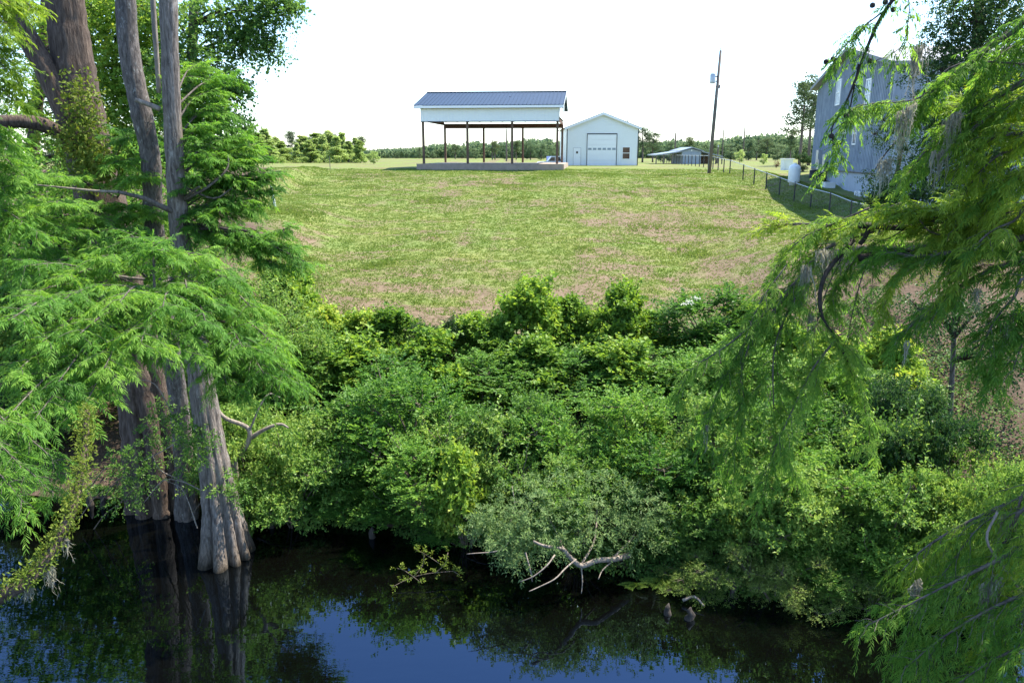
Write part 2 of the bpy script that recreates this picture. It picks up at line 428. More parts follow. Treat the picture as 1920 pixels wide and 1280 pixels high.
# ---- broadleaf shrubs: unit shapes, built once per kind and shared
def shrub_meshes(kind, seed, H=2.0, Rad=1.2):
    """returns (foliage mesh, stem mesh) for a shrub of about height H and radius Rad, base at origin"""
    global rg
    keep = rg; rg = np.random.default_rng(seed)
    Lf = Leaves(); st = MB()
    par = dict(gum=(0.138, 0.115, 42, 10, 0.34, False), privet=(0.09, 0.053, 72, 11, 0.30, False), elm=(0.09, 0.054, 56, 13, 0.46, True),
               willow=(0.085, 0.028, 100, 13, 0.30, False), pale=(0.055, 0.030, 80, 9, 0.22, False), oak=(0.08, 0.04, 110, 11, 0.28, False))[kind]
    leaf, wid, per, k, sl, flat = par
    # lobes
    nl = rg.integers(11, 15)
    lobes = []
    if kind == 'gum':
        for i in range(nl + 5):
            f = (i + 0.6) / (nl + 5)
            z = H * (0.12 + 0.83 * f)
            r = Rad * (1.0 - 0.72 * f) * rg.uniform(0.55, 1.05)
            a = rg.random() * 6.28
            lobes.append((np.array([math.cos(a) * r * 0.75, math.sin(a) * r * 0.75, z]), np.array([0.36, 0.36, 0.26]) * Rad * rg.uniform(0.7, 1.1) * (1.15 - 0.5 * f)))
    else:
        for i in range(nl + 4):
            a = rg.random() * 6.28; r = Rad * math.sqrt(rg.random()) * 0.85
            z = H * (0.12 + 0.78 * rg.random() * (1 - 0.40 * (r / Rad)**2))
            lobes.append((np.array([math.cos(a) * r, math.sin(a) * r, z]), np.array([0.34, 0.34, 0.26]) * Rad * rg.uniform(0.55, 1.2)))
    for c, rad in lobes:
        # stem from the foot to the lobe
        mid = c * np.array([0.35, 0.35, 0.55]) + rg.normal(size=3) * 0.08
        st.tube(catmull([np.array([c[0] * 0.08, c[1] * 0.08, -0.1]), mid, c], 4), np.linspace(0.028, 0.008, 9), 5)
        n = per
        u = rvec(n); u[:, 2] = np.abs(u[:, 2]) * 1.0 - 0.35 * rg.random(n)
        u = nrm(u)
        rr = rg.uniform(0.35, 1.0, n)**0.6
        p = c + u * rad * rr[:, None]
        out = nrm(u * np.array([1, 1, 0.6]) + nrm(c - np.array([0, 0, H * 0.3])) * 0.5 + UP * (0.55 if kind in ('gum', 'elm') else 0.35) + rg.normal(size=(n, 3)) * 0.25)
        m = rg.random(n) < 0.16
        ln = rg.uniform(0.6, 1.25, n) * sl * np.where(m, 1.6, 1.0)
        shoots(Lf, p - out * sl * 0.35, out, ln, k, leaf, wid, droop=0.35 if flat else 0.15, flat=flat)
        for j in range(7):
            q = p[rg.integers(n)]
            st.tube(catmull([c * 0.9 + mid * 0.1, (c + q) / 2 + rg.normal(size=3) * 0.03, q], 2), np.linspace(0.010, 0.004, 5), 4, False)
    for j in range(9):
        c, rad = lobes[rg.integers(len(lobes))]
        d = nrm(np.r_[rg.normal(size=2), abs(rg.normal()) * .7]); q = c + d * rad * 1.0; e = q + nrm(d + UP * .4) * rg.uniform(.15, .38) * H * .6
        st.tube(catmull([c, q, (q + e) / 2 + rg.normal(size=3) * .03, e], 2), np.linspace(.011, .003, 7), 4, False)
        nn_ = 5; f = np.linspace(.2, 1, nn_)[:, None]
        shoots(Lf, q + (e - q) * f, nrm((e - q) + rg.normal(size=(nn_, 3)) * .25), .12, 4, leaf, wid)
    V = np.concatenate(Lf.V); 
    fo = mesh_np("foliage", V, np.concatenate(Lf.Q), M[kind]); so = st.build("stem", M['stem'])
    fm, sm = fo.data, so.data
    bpy.data.objects.remove(fo); bpy.data.objects.remove(so)
    rg = keep
    return fm, sm

SHRUB = {}
for kd, seeds in (('gum', (11, 12, 13)), ('privet', (21, 22, 23)), ('elm', (31, 32, 33)), ('willow', (41,)), ('pale', (51, 52)), ('oak', (61,))):
    SHRUB[kd] = [shrub_meshes(kd, s) for s in seeds]

LAND = [(430, "the fluted cypress base"), (520, "the white stake on the lawn's left"), (610, "the thin marker stake on the crest"), (690, "the small round tree on the crest"),
        (795, "the pavilion's leftmost front post"), (876, "the pavilion's second front post"), (960, "the pavilion's third front post"),
        (1046, "the pavilion's rightmost front post"), (1128, "the barn's garage door"), (1190, "the barn's right corner"), (1270, "the grey shed with wings"),
        (1340, "the leaning utility pole"), (1415, "the fence's corner"), (1488, "the white propane tank"), (1560, "the house's far corner"),
        (1610, "the house's roof peak"), (1690, "the house's near corner"), (1800, "the dark oak"), (1890, "the right edge of the oak")]
used_labels = {}
def landmark(px):
    return min(LAND, key=lambda k: abs(k[0] - px))

def unique(label, alt):
    if label in used_labels:
        used_labels[label] += 1
        label = alt
    used_labels.setdefault(label, 1)
    return label

shrub_count = {}
def place_shrub(kind, px, py_top, Y, wpx, row, word, name="shrub", cat="shrub", group="shrubs on the river bank"):
    top = P(px, py_top, Y)
    x = top[0]; g = zt1(x, Y)
    h = max(0.5, top[2] - g)
    dep = Y * math.cos(PITCH) + (C - top[2]) * math.sin(PITCH)
    rad = wpx / F * dep / 2
    v = shrub_count.get(kind, 0); shrub_count[kind] = v + 1
    fm, sm = SHRUB[kind][v % len(SHRUB[kind])]
    lm = landmark(px)
    lm = (lm[0], lm[1] if len((word + ' ' + row + ' below ' + lm[1]).split()) <= 16 else lm[1].replace("the pavilion's ", "the pavilion ").replace("the white stake on the lawn's left", "the white stake").replace("the thin marker stake on the crest", "the thin marker stake").replace("the small round tree on the crest", "the small round tree"))
    lab = "%s %s, below %s" % (word, row, lm[1])
    side = "left" if px < lm[0] else "right"
    lab = unique(lab, "%s %s, %s of %s" % (word, row, side, lm[1]))
    t = thing(name, (x, Y, g), lab, cat, group)
    t.rotation_euler = (0, 0, random.random() * 6.28)
    s = (rad / 1.2 * random.uniform(0.95, 1.1), rad / 1.2 * random.uniform(0.95, 1.1), h / 2.0 * 0.97)
    for nm, me in (("foliage", fm), ("stem", sm)):
        o = bpy.data.objects.new(nm, me); link(o, t); o.scale = s
    return t

# ------------------------------------------------------------------ ground
def make_ground():
    xs = np.concatenate([np.linspace(-700, -60, 14)[:-1], np.linspace(-60, -26, 18)[:-1], np.arange(-26, 26, 0.22), np.linspace(26, 60, 18)[1:], np.linspace(60, 700, 14)[1:]])
    ys = np.concatenate([np.linspace(-80, 9, 8)[:-1], np.arange(9, 82, 0.24), np.linspace(82, 130, 25)[1:], np.linspace(130, 1200, 22)[1:]])
    X, Yg = np.meshgrid(xs, ys)
    Z = zt(X, Yg)
    fine = (np.abs(X) < 26) & (Yg > 9) & (Yg < 82)
    Z = Z + np.where(fine, (N1.fbm(X * 2.2, Yg * 2.2, 3) - 0.5) * 0.10 * sstep(14, 18, Yg), 0)
    nx, ny = len(xs), len(ys)
    V = np.stack([X, Yg, Z], -1).reshape(-1, 3)
    i = np.arange(ny - 1)[:, None] * nx; k = np.arange(nx - 1)[None, :]
    Q = np.stack([i + k, i + k + 1, i + nx + k + 1, i + nx + k], -1).reshape(-1, 4)
    o = mesh_np("ground", V, Q, M['ground'], None, True)
    for nm, arr in (("bare", bare(X, Yg)), ("litter", litter(X, Yg))):
        at = o.data.attributes.new(nm, 'FLOAT', 'POINT'); at.data.foreach_set("value", arr.astype(np.float32).ravel())
    return tag(o, kind="structure")

def bare(x, y):
    """0 grass .. 1 bare clay, worn patches of the lawn"""
    b = N1.fbm(x * 0.16 + 3, y * 0.11 + 8, 4) * 0.62 + N2.fbm(x * 0.9, y * 0.6, 3) * 0.38
    amt = 0.50 - 0.06 * sstep(34, 26, y) * 1.0 + 0.11 * sstep(62, 76, y) + 0.09 * sstep(10, 20, x) * sstep(40, 60, y)
    v = 0.50 * sstep(amt + 0.02, amt + 0.2, b) + 0.35 * sstep(.52, .68, N2.fbm(x * 0.5 + 7, y * 1.6, 4))
    for cx, cy, rx, ry, a in ((-3.0, 52, 2.4, 2.6, 0.9), (-0.4, 50, 1.6, 1.5, 0.6), (2.6, 52, 3, 2.4, .95), (4.0, 63, 3.5, 1.6, .9), (-6, 66, 4, 3, 0.6), (-12, 71, 5, 3.5, .9), (8.5, 46, 3.6, 3.2, .75), (5.5, 56, 2, 1.2, 0.8),
                              (-7.6, 26.5, 2.2, 2.6, .95), (-6.4, 25.5, 2.0, 1.4, .95), (5.0, 27.2, 4.2, 1.6, .95), (8.6, 26.4, 2.5, 1.6, 1.0), (2.8, 29, 2.6, 1.6, .8), (10.5, 25.5, 3, 2.2, 1.0), (12.5, 24, 3, 3, 1.0), (9.5, 33, 2.5, 1.8, .7), (-2, 34, 1.2, 1.2, .6)):
        d = ((x - cx) / rx)**2 + ((y - cy) / ry)**2
        v = np.maximum(v, (0.62 if cy < 30 else 0.42) * a * sstep(1.25, 0.25, d + (N2.fbm(x * 1.1, y * 1.1, 3) - 0.5) * 2.6))
    xt = 1.75 + (y - 30) * 0.0875 + (N2.fbm(y * .12, y * 0 + 3, 2) - .5) * 1.6
    trk = sstep(26, 30, y) * sstep(66, 58, y)
    v = v * (1 - .45 * np.exp(-((x - xt) / .6)**2) * trk) + .08 * np.exp(-((x - xt - .75) / .22)**2) * trk
    x2 = -3.3 + (y - 36) * .06
    t2 = sstep(30, 36, y) * sstep(58, 48, y)
    for o in (0, 1.7):
        v = v * (1 - .7 * np.exp(-((x - x2 - o) / .4)**2) * t2) + .18 * np.exp(-((x - x2 - o - .55) / .18)**2) * t2
    v = v + (.5 * sstep(36, 28, y) + .35 * sstep(6, 13, x) * sstep(48, 30, y)) * sstep(.38, .62, N1.fbm(x * .45 + 2, y * 1.3 + 5, 4))
    return np.clip(v, 0, 1)

def litter(x, y):
    """1 under the trees and on the wooded banks"""
    e = (N2.fbm(x * 0.5, y * 0.5, 3) - 0.5) * 3
    l = sstep(-9.5, -11.5, x + e + (y - 30) * 0.27) * sstep(80, 66, y)
    r = sstep(9.0, 11.0, x + e - np.maximum(y - 24, 0) * 0.55) * sstep(34, 27, y)
    f = sstep(25.6, 24.2, y + e * 0.3)
    return np.clip(np.maximum(np.maximum(l, r), f), 0, 1)

def ground_mat():
    m, nt, bs, out = new_mat("lawn_and_soil")
    def attr(n):
        a = nt.nodes.new("ShaderNodeAttribute"); a.attribute_name = n; return a.outputs["Fac"]
    ng = noise(nt, 0.35, 6, 0.6); ng2 = noise(nt, 7.0, 6, 0.7, mapscale=(1, 0.6, 1))
    g1 = ramp(nt, ng2.outputs["Fac"], [(0.25, (0.105, 0.112, 0.045)), (0.5, (0.145, 0.170, 0.052)), (0.75, (0.19, 0.210, 0.072))])
    g2 = ramp(nt, ng.outputs["Fac"], [(0.3, (0.75, 0.95, 0.8)), (0.7, (1.1, 1.02, 1.0))])
    mg = nt.nodes.new("ShaderNodeMixRGB"); mg.blend_type = 'MULTIPLY'; mg.inputs[0].default_value = 1
    nt.links.new(g1.outputs[0], mg.inputs[1]); nt.links.new(g2.outputs[0], mg.inputs[2])
    ns = noise(nt, 5.0, 8, 0.72)
    s = ramp(nt, ns.outputs["Fac"], [(0.25, (0.070, 0.046, 0.032)), (0.5, (0.142, 0.106, 0.070)), (0.75, (0.225, 0.180, 0.125))])
    mx = nt.nodes.new("ShaderNodeMixRGB")
    nt.links.new(mg.outputs[0], mx.inputs[1]); nt.links.new(s.outputs[0], mx.inputs[2])
    # broken edge of bare patches
    nb = noise(nt, 4.5, 10, 0.85)
    ad = nt.nodes.new("ShaderNodeMath"); ad.operation = 'ADD'
    nt.links.new(attr("bare"), ad.inputs[0]); nt.links.new(nb.outputs["Fac"], ad.inputs[1])
    rb = ramp(nt, ad.outputs[0], [(0.52, (0, 0, 0)), (1.22, (1, 1, 1))])
    nt.links.new(rb.outputs[0], mx.inputs[0])
    nl = noise(nt, 12.0, 8, 0.75)
    lt = ramp(nt, nl.outputs["Fac"], [(0.3, (0.045, 0.033, 0.024)), (0.52, (0.090, 0.064, 0.046)), (0.72, (0.145, 0.108, 0.08))])
    m2 = nt.nodes.new("ShaderNodeMixRGB")
    nt.links.new(attr("litter"), m2.inputs[0]); nt.links.new(mx.outputs[0], m2.inputs[1]); nt.links.new(lt.outputs[0], m2.inputs[2])
    nt.links.new(m2.outputs[0], bs.inputs["Base Color"])
    bs.inputs["Roughness"].default_value = 0.95; bs.inputs["Specular IOR Level"].default_value = 0.1
    bump(nt, bs, ng2.outputs["Fac"], 0.6, 0.04)
    return m
M['ground'] = ground_mat()
ground = make_ground()

def water_mat():
    m, nt, bs, out = new_mat("dark_river_water")
    n = noise(nt, 1.1, 3, 0.5, mapscale=(0.7, 1.8, 1))
    n2 = noise(nt, 6.0, 2, 0.5, mapscale=(0.7, 1.8, 1))
    bs.inputs["Base Color"].default_value = (0.0012, 0.0013, 0.0010, 1)
    bs.inputs["Roughness"].default_value = 0.015
    bs.inputs["IOR"].default_value = 1.95; bs.inputs["Specular Tint"].default_value = (0.27, 0.58, 1.0, 1)  # blue sky reflection tinted into the surface; reflectivity raised above real water's
    ad = nt.nodes.new("ShaderNodeMath"); ad.operation = 'MULTIPLY_ADD'; ad.inputs[1].default_value = 0.12
    nt.links.new(n2.outputs["Fac"], ad.inputs[0]); nt.links.new(n.outputs["Fac"], ad.inputs[2])
    bump(nt, bs, ad.outputs[0], 0.16, 0.02)
    return m
wm = MB(); wm.add([(-300, -90, 0), (300, -90, 0), (300, 30, 0), (-300, 30, 0)], [[0, 1, 2, 3]])
tag(wm.build("water", water_mat()), kind="structure")

# grass tufts standing on the lawn: nobody could count them
def make_grass():
    n = 480000
    py = rg.uniform(300, 640, n); 
    Yv = 22 + (rg.random(n)**1.35) * 58
    xv = rg.uniform(-1, 1, n) * (Yv * 0.5 + 4)
    xv = np.clip(xv, -21, 22)
    keep = (litter(xv, Yv) < 0.5)
    b = bare(xv, Yv)
    fine = N2.fbm(xv * 2.3 + 40, Yv * 2.3, 3)
    keep &= (rg.random(n) > b * 0.9) & (fine + rg.random(n) * 0.5 > 0.56)
    xv, Yv, fine = xv[keep], Yv[keep], fine[keep]
    z = zt(xv, Yv)
    p = np.stack([xv, Yv, z], -1)
    m = len(p)
    L = Leaves()
    tall = 1 + 1.2 * sstep(0.62, 0.75, N1.fbm(xv * 0.35 + 9, Yv * 0.3, 3))
    for i in range(2):
        d = nrm(UP * rg.uniform(0.35, 1.0, (m, 1)) + np.c_[rg.normal(size=(m, 2)) * 0.55, np.zeros(m)])
        L.add_rhomb(p + rg.normal(size=(m, 3)) * (0.03, 0.03, 0), d, nrm(UP * .8 + rvec(m)), rg.uniform(0.035, 0.075, m) * tall, rg.uniform(0.03, 0.055, m) * (0.6 + Yv / 70), 0.1, 0.25)
    o = L.build("grass", M['grassblade'])
    tag(o, "short patchy grass growing on the sloping lawn", "grass", kind="stuff")
make_grass()

# ivy, vines and low weeds covering the bank
def make_undergrowth():
    L = Leaves()
    def scatter(n, x0, x1, y0, y1, hmax, leaf):
        x = rg.uniform(x0, x1, n); y = rg.uniform(y0, y1, n)
        y = np.maximum(y, shore(x) + 0.05 + rg.random(n) * 0.3)
        cl = N1.fbm(x * 0.9 + 5, y * 0.9, 3)
        k = (cl + rg.random(n) * 0.3 > 0.5)
        x, y, cl = x[k], y[k], cl[k]; m = len(x)
        h = hmax * np.clip((cl - 0.35) * 2.2, 0.1, 1.2) * rg.random(m)**0.6
        p = np.stack([x, y, zt(x, y) + h + 0.02], -1)
        d = nrm(np.c_[rg.normal(size=(m, 2)), rg.normal(size=m) * 0.3] + np.array([0, -0.5, 0.05]))
        nn = nrm(UP + np.array([0, -0.35, 0]) + rg.normal(size=(m, 3)) * 0.45)
        s = rg.uniform(0.6, 1.3, m) * leaf
        L.add_rhomb(p, d, nn, s, s * 0.75)
    scatter(110000, -9, 12, 12.4, 25.2, 0.75, 0.07)
    scatter(30000, -10, 10, 12.0, 17.5, 0.55, 0.06)
    n = 26000; x = rg.uniform(-4.5, 9.5, n); y = shore(x) + rg.uniform(-.35, .9, n)
    k = N2.fbm(x * 1.4, y * .4 + 3, 3) + rg.random(n) * .3 > .55; x, y = x[k], y[k]; n = len(x)
    p = np.stack([x, y, np.maximum(zt(x, y), 0) + .05 + .5 * rg.random(n)**1.5 * sstep(-.5, .3, y - shore(x))], -1)
    L.add_rhomb(p, nrm(rg.normal(size=(n, 3)) + np.array([0, -.8, -.3])), nrm(UP * .8 + np.array([0, -.6, 0]) + rg.normal(size=(n, 3)) * .4), rg.uniform(.04, .085, n), rg.uniform(.03, .055, n))
    o = L.build("undergrowth", M['ivy'])
    tag(o, "ivy and low vines covering the shaded river bank", "undergrowth", kind="stuff")
    L2 = L = Leaves()
    def sc2(n, x0, x1, y0, y1, dens):
        nonlocal L
        x = rg.uniform(x0, x1, n); y = rg.uniform(y0, y1, n)
        cl = N2.fbm(x * 0.7 + 5, y * 0.7, 3); k = cl + rg.random(n) * 0.15 > dens
        x, y = x[k], y[k]; m = len(x)
        p = np.stack([x, y, zt(x, y) + rg.random(m) * 0.18], -1)
        d = nrm(np.c_[rg.normal(size=(m, 2)), rg.normal(size=m) * 0.4 + 0.2])
        s = rg.uniform(0.04, 0.08, m)
        L.add_rhomb(p, d, nrm(UP + rg.normal(size=(m, 3)) * 0.5), s, s * 0.6)
    sc2(60000, 8, 19, 12.5, 30, 0.60)
    sc2(40000, -18, -7.5, 17.3, 34, 0.58)
    o = L2.build("weeds", M['fern'])
    tag(o, "sparse weeds sprouting through brown leaf litter", "weeds", kind="stuff")
make_undergrowth()

# ------------------------------------------------------------------ pavilion
M['white'] = plain("white_siding", (0.77, 0.795, 0.80), 0.42, 0.03, 0.6)
M['whitetrim'] = plain("white_trim", (0.80, 0.81, 0.82), 0.45, 0.03, 1.0)
M['blackm'] = plain("black_trim", (0.018, 0.02, 0.024), 0.45, 0.1, 2.0)
M['roof'] = plain("dark_blue_grey_roof", (0.012, 0.036, 0.078), 0.65, 0.08, 0.4, 0.0, 0.35)
M['postwood'] = barkmat("brown_post", (0.085, 0.055, 0.040), (0.19, 0.13, 0.095), 8.0, 0.15, 0.004)
M['beam'] = barkmat("reddish_beam", (0.085, 0.048, 0.036), (0.17, 0.10, 0.075), 8.0, 0.5, 0.004)
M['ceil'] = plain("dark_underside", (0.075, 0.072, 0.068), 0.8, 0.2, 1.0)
M['concrete'] = plain("concrete", (0.40, 0.36, 0.32), 0.9, 0.2, 2.0, bmp=0.01)
M['wallstone'] = plain("brown_concrete", (0.31, 0.245, 0.195), 0.9, 0.2, 2.0, bmp=0.01)
M['glass'] = plain("dark_glass", (0.02, 0.025, 0.03), 0.06, 0.1, 1.0)
M['glassb'] = plain("brown_glass", (0.060, 0.030, 0.020), 0.12, 0.3, 1.0)
M['glassl'] = plain("glass_painted_reflection", (0.75, 0.80, 0.84), 0.08, 0.05, 1.0)  # near-white base colour stands in for a bright reflection
M['grassp'] = plain("galvanised", (0.42, 0.44, 0.46), 0.4, 0.08, 3.0, 0.6)

def pavilion():
    th = R(6.0)
    u = np.array([math.cos(th), -math.sin(th), 0]); v = np.array([math.sin(th), math.cos(th), 0])
    o0 = P(795, 307, 80.0); z0 = 6.34
    o0[2] = z0
    slab = 0.46
    t = thing("open_pavilion", o0, "open sided pavilion with dark blue metal roof on brown posts at the lawn's crest", "pavilion")
    L = 13.4; D = 11.6
    hz = 4.55        # bottom of siding band above z0
    top = 5.9
    def W(a, b, c): return o0 + u * a + v * b + UP * c
    # foundation wall and slab
    mb = MB()
    mb.obox(W(-0.6, -0.75, -0.9), u * (L + 1.2), v * 0.3, UP * (0.9 + slab)); mb.build("foundation_wall", M['wallstone'], t)
    mb = MB(); mb.obox(W(-0.6, -0.45, -0.5), u * (L + 1.3), v * (D + 1), UP * (0.5 + slab - 0.02)); mb.build("floor_slab", M['wallstone'], t)
    for b in (0, D):
        for k in range(4):
            m = MB(); m.obox(W(k * L / 3 - 0.11, b - 0.11, slab), u * 0.22, v * 0.22, UP * (hz - slab + (0.1 if b else 0.4)))
            m.build("post", M['postwood'], t)
    # siding band on the front, with ribs
    m = MB(); m.obox(W(-0.15, -0.20, hz), u * (L + 0.3), v * 0.06, UP * (top - hz))
    for k in range(42):
        a = 0.05 + k * (L - 0.1) / 41
        m.obox(W(a, -0.25, hz + 0.02), u * 0.07, v * 0.05, UP * (top - hz - 0.05))
    m.build("front_siding", M['white'], t)
    m = MB(); m.obox(W(-0.19, -0.16, hz - 0.05), u * 0.035, v * (0.30), UP * (top - hz)); m.build("corner_trim", M['blackm'], t)
    m = MB(); m.obox(W(L + 0.155, -0.16, hz - 0.05), u * 0.035, v * (0.30), UP * (top - hz)); m.build("corner_trim", M['blackm'], t)
    m = MB(); m.obox(W(-0.15, -0.26, hz - 0.08), u * (L + 0.3), v * 0.1, UP * 0.075); m.build("base_trim", M['blackm'], t)
    # beams
    m = MB(); m.obox(W(-0.1, D - 0.2, hz - .33), u * (L + 0.2), v * 0.07, UP * 0.5); m.obox(W(-0.1, D + 0.12, hz - .33), u * (L + 0.2), v * 0.05, UP * 0.32)
    m.build("rear_beam", M['beam'], t)
    for a in (-0.06, L + 0.01):
        m = MB(); m.obox(W(a, 0.14, hz), u * 0.06, v * (D - 0.3), UP * 0.34); m.build("end_beam", M['beam'], t)
    m = MB(); m.obox(W(-0.1, -0.1, hz + 0.42), u * (L + 0.2), v * (D + 0.2), UP * 0.03)
    for k in range(11):
        m.obox(W(0.2 + k * (L - 0.5) / 10, 0.1, hz + 0.33), u * 0.05, v * (D - .3), UP * 0.085)
    m.build("ceiling", M['ceil'], t)
    # roof: two slopes with standing ribs
    rise = 1.75; ov = 0.62; half = D / 2 + ov
    e0, e1 = -0.75, L + 0.62
    zr = top + rise; ze = top + 0.12
    m = MB()
    for sgn in (0, 1):
        be = -ov if sgn == 0 else D + ov
        bm = D / 2
        sl = np.array(W(0, bm, zr)) - np.array(W(0, be, ze))
        nl = nrm(np.cross(u, sl)) * (1 if sgn == 0 else -1)
        m.obox(W(e0, be, ze), u * (e1 - e0), sl, nl * 0.05)
        if sgn == 0:
            for k in range(38):
                a = e0 + 0.03 + k * (e1 - e0 - 0.1) / 37
                m.obox(W(a, be, ze) + nl * 0.052, u * 0.05, sl, nl * 0.045)
    m.build("roof", M['roof'], t)
    m = MB(); m.obox(W(e0, D / 2 - 0.2, zr + 0.06), u * (e1 - e0), v * 0.4, UP * 0.06); m.build("ridge_cap", M['roof'], t)
    m = MB(); m.obox(W(e0, -ov - 0.05, ze - 0.24), u * (e1 - e0), v * 0.045, UP * 0.23); m.build("fascia", M['whitetrim'], t)
    m = MB(); m.obox(W(e0, -ov, ze - 0.26), u * (e1 - e0), v * (ov - 0.21), UP * 0.02); m.build("soffit", M['ceil'], t)
    for a in (e0, e1 - 0.04):
        m = MB()
        for be in (-ov, D + ov):
            p0 = W(a, be, ze - 0.2); p1 = W(a, D / 2, zr - 0.2)
            m.prism([p0, p1, p1 + UP * 0.19, p0 + UP * 0.19], u * 0.04)
        m.build("rake_trim", M['whitetrim'], t)
        # gable siding
    for a in (0.0, L + 0.1):
        m = MB(); m.prism([W(a, 0, top - 0.9), W(a, D, top - 0.9), W(a, D, top + 0.2), W(a, D / 2, zr - 0.12), W(a, 0, top + 0.2)], u * 0.04); m.build("gable_siding", M['white'], t)
    m = MB(); m.obox(W(e1 - 0.05, -0.62, top - 0.95), u * 0.05, v * 1.0, UP * 1.0); m.build("gable_return", M['whitetrim'], t)
    q = W(8.4, D / 2 - 2.6, zr - 0.92)
    m = MB(); m.cyl(q - UP * 0.2, q + UP * 0.28, 0.06, 8); m.cyl(q + UP * 0.28, q + UP * 0.34, 0.11, 8); m.build("vent_pipe", M['blackm'], t)
pavilion()

def barn():
    Yb = 98.0; x0 = P(1062, 311, Yb)[0]; x1 = P(1195, 311, Yb)[0]; z0 = 6.34
    w = x1 - x0; dp = 14.0; ev = 4.55; pk = 6.2; xm = (x0 + x1) / 2
    t = thing("metal_barn", (xm, Yb, z0), "white ribbed metal barn with a wide garage door beside the pavilion", "barn")
    m = MB()
    prof = [(x0, z0 - 0.3), (x1, z0 - 0.3), (x1, z0 + ev), (xm, z0 + pk), (x0, z0 + ev)]
    m.prism([(a, Yb, b) for a, b in prof], (0, dp, 0))
    n = 40
    def roofz(a): return z0 + ev + (pk - ev) * (1 - abs(a - xm) / (w / 2))
    gx0 = P(1100.5, 311, Yb)[0]; gx1 = P(1154.5, 311, Yb)[0]; gz = z0 + 3.72
    dx0 = P(1075, 311, Yb)[0]; dx1 = P(1088, 311, Yb)[0]; dz = z0 + 2.1
    wx0 = P(1167, 300, Yb)[0]; wx1 = P(1180, 300, Yb)[0]; wz0 = z0 + 0.82; wz1 = z0 + 2.18
    for k in range(n):
        a = x0 + 0.1 + k * (w - 0.24) / (n - 1)
        if gx0 - 0.12 < a < gx1 + 0.08: lo = gz + 0.13
        elif dx0 - 0.1 < a < dx1 + 0.06: lo = dz + 0.08
        else: lo = z0 - 0.05
        hi = roofz(a) - 0.05
        if wx0 - 0.12 < a < wx1 + 0.08:
            m.box(a, a + 0.04, Yb - 0.03, Yb - 0.001, wz1 + 0.1, hi); m.box(a, a + 0.04, Yb - 0.03, Yb - 0.001, lo, wz0 - 0.1)
        else:
            m.box(a, a + 0.06, Yb - 0.034, Yb - 0.001, lo, hi)
    m.build("wall", M['white'], t)
    m = MB()
    for s in (-1, 1):
        e = np.array([xm + s * (w / 2 + 0.28), Yb - 0.35, z0 + ev - 0.10]); p = np.array([xm, Yb - 0.35, z0 + pk + 0.02])
        m.prism([e, p, p + UP * 0.09, e + UP * 0.09], (0, dp + 0.7, 0))
    m.build("roof", M['roof'], t)
    m = MB()
    for s in (-1, 1):
        e = np.array([xm + s * (w / 2 + 0.30), Yb - 0.42, z0 + ev - 0.31]); p = np.array([xm, Yb - 0.42, z0 + pk - 0.18])
        m.prism([e, p, p + UP * 0.23, e + UP * 0.23], (0, 0.06, 0))
    m.build("rake_trim", M['whitetrim'], t)
    for a in (x0 - 0.03, x1 - 0.07):
        m = MB(); m.box(a, a + 0.10, Yb - 0.06, Yb + 0.12, z0 - 0.2, z0 + ev - 0.05); m.build("corner_trim", M['blackm'], t)
    for a, b in ((x0 + 0.08, gx0 - 0.08), (gx1 + 0.08, x1 - 0.08)):
        m = MB(); m.box(a, b, Yb - 0.05, Yb - 0.035, z0 - 0.2, z0 + 0.03); m.build("base_trim", M['blackm'], t)
    # garage door
    m = MB()
    for k in range(6):
        zz = z0 + k * (gz - z0) / 6
        m.box(gx0, gx1, Yb - 0.045, Yb - 0.02 + 0.001 * k, zz + 0.012, zz + (gz - z0) / 6 - 0.012)
    g = m.build("garage_door", M['whitetrim'], t)
    for k in range(6):
        a = gx0 + (k + 0.16) * (gx1 - gx0) / 6
        m = MB(); m.box(a, a + 0.42, Yb - 0.055, Yb - 0.044, z0 + 1.88, z0 + 2.12); m.build("window", M['glass2'], g, world=False).location = tuple(-np.array(t.location))
    m = MB(); m.box(gx0 - 0.07, gx1 + 0.07, Yb - 0.07, Yb - 0.02, gz + 0.002, gz + 0.12)
    m.box(gx0 - 0.07, gx0 - 0.005, Yb - 0.07, Yb - 0.02, z0 - 0.1, gz); m.box(gx1 + 0.005, gx1 + 0.07, Yb - 0.07, Yb - 0.02, z0 - 0.1, gz)
    m.build("door_surround", M['blackm'], t)
    m = MB(); m.box(dx0, dx1, Yb - 0.05, Yb - 0.01, z0, dz); d = m.build("door", M['whitetrim'], t)
    inv = tuple(-np.array(t.location))
    m = MB(); m.box(dx0 - 0.05, dx0 - 0.004, Yb - 0.045, Yb - 0.012, z0, dz + 0.05); m.box(dx1 + 0.004, dx1 + 0.05, Yb - 0.045, Yb - 0.012, z0, dz + 0.05); m.box(dx0 - 0.004, dx1 + 0.004, Yb - 0.045, Yb - 0.012, dz + 0.004, dz + 0.05)
    m.build("frame", M['grassp'], d, world=False).location = inv
    m = MB(); m.box(dx0 + 0.3, dx0 + 0.54, Yb - 0.06, Yb - 0.048, z0 + 1.45, z0 + 1.72); m.build("window", M['glass'], d, world=False).location = inv
    m = MB(); m.cyl((dx1 - 0.1, Yb - 0.11, z0 + 1.0), (dx1 - 0.1, Yb - 0.05, z0 + 1.0), 0.035, 8); m.build("handle", M['grassp'], d, world=False).location = inv
    m = MB(); f = 0.09
    m.box(wx0 - f, wx1 + f, Yb - 0.06, Yb - 0.012, wz0 - f, wz0); m.box(wx0 - f, wx1 + f, Yb - 0.06, Yb - 0.012, wz1, wz1 + f)
    m.box(wx0 - f, wx0, Yb - 0.06, Yb - 0.012, wz0, wz1); m.box(wx1, wx1 + f, Yb - 0.06, Yb - 0.012, wz0, wz1)
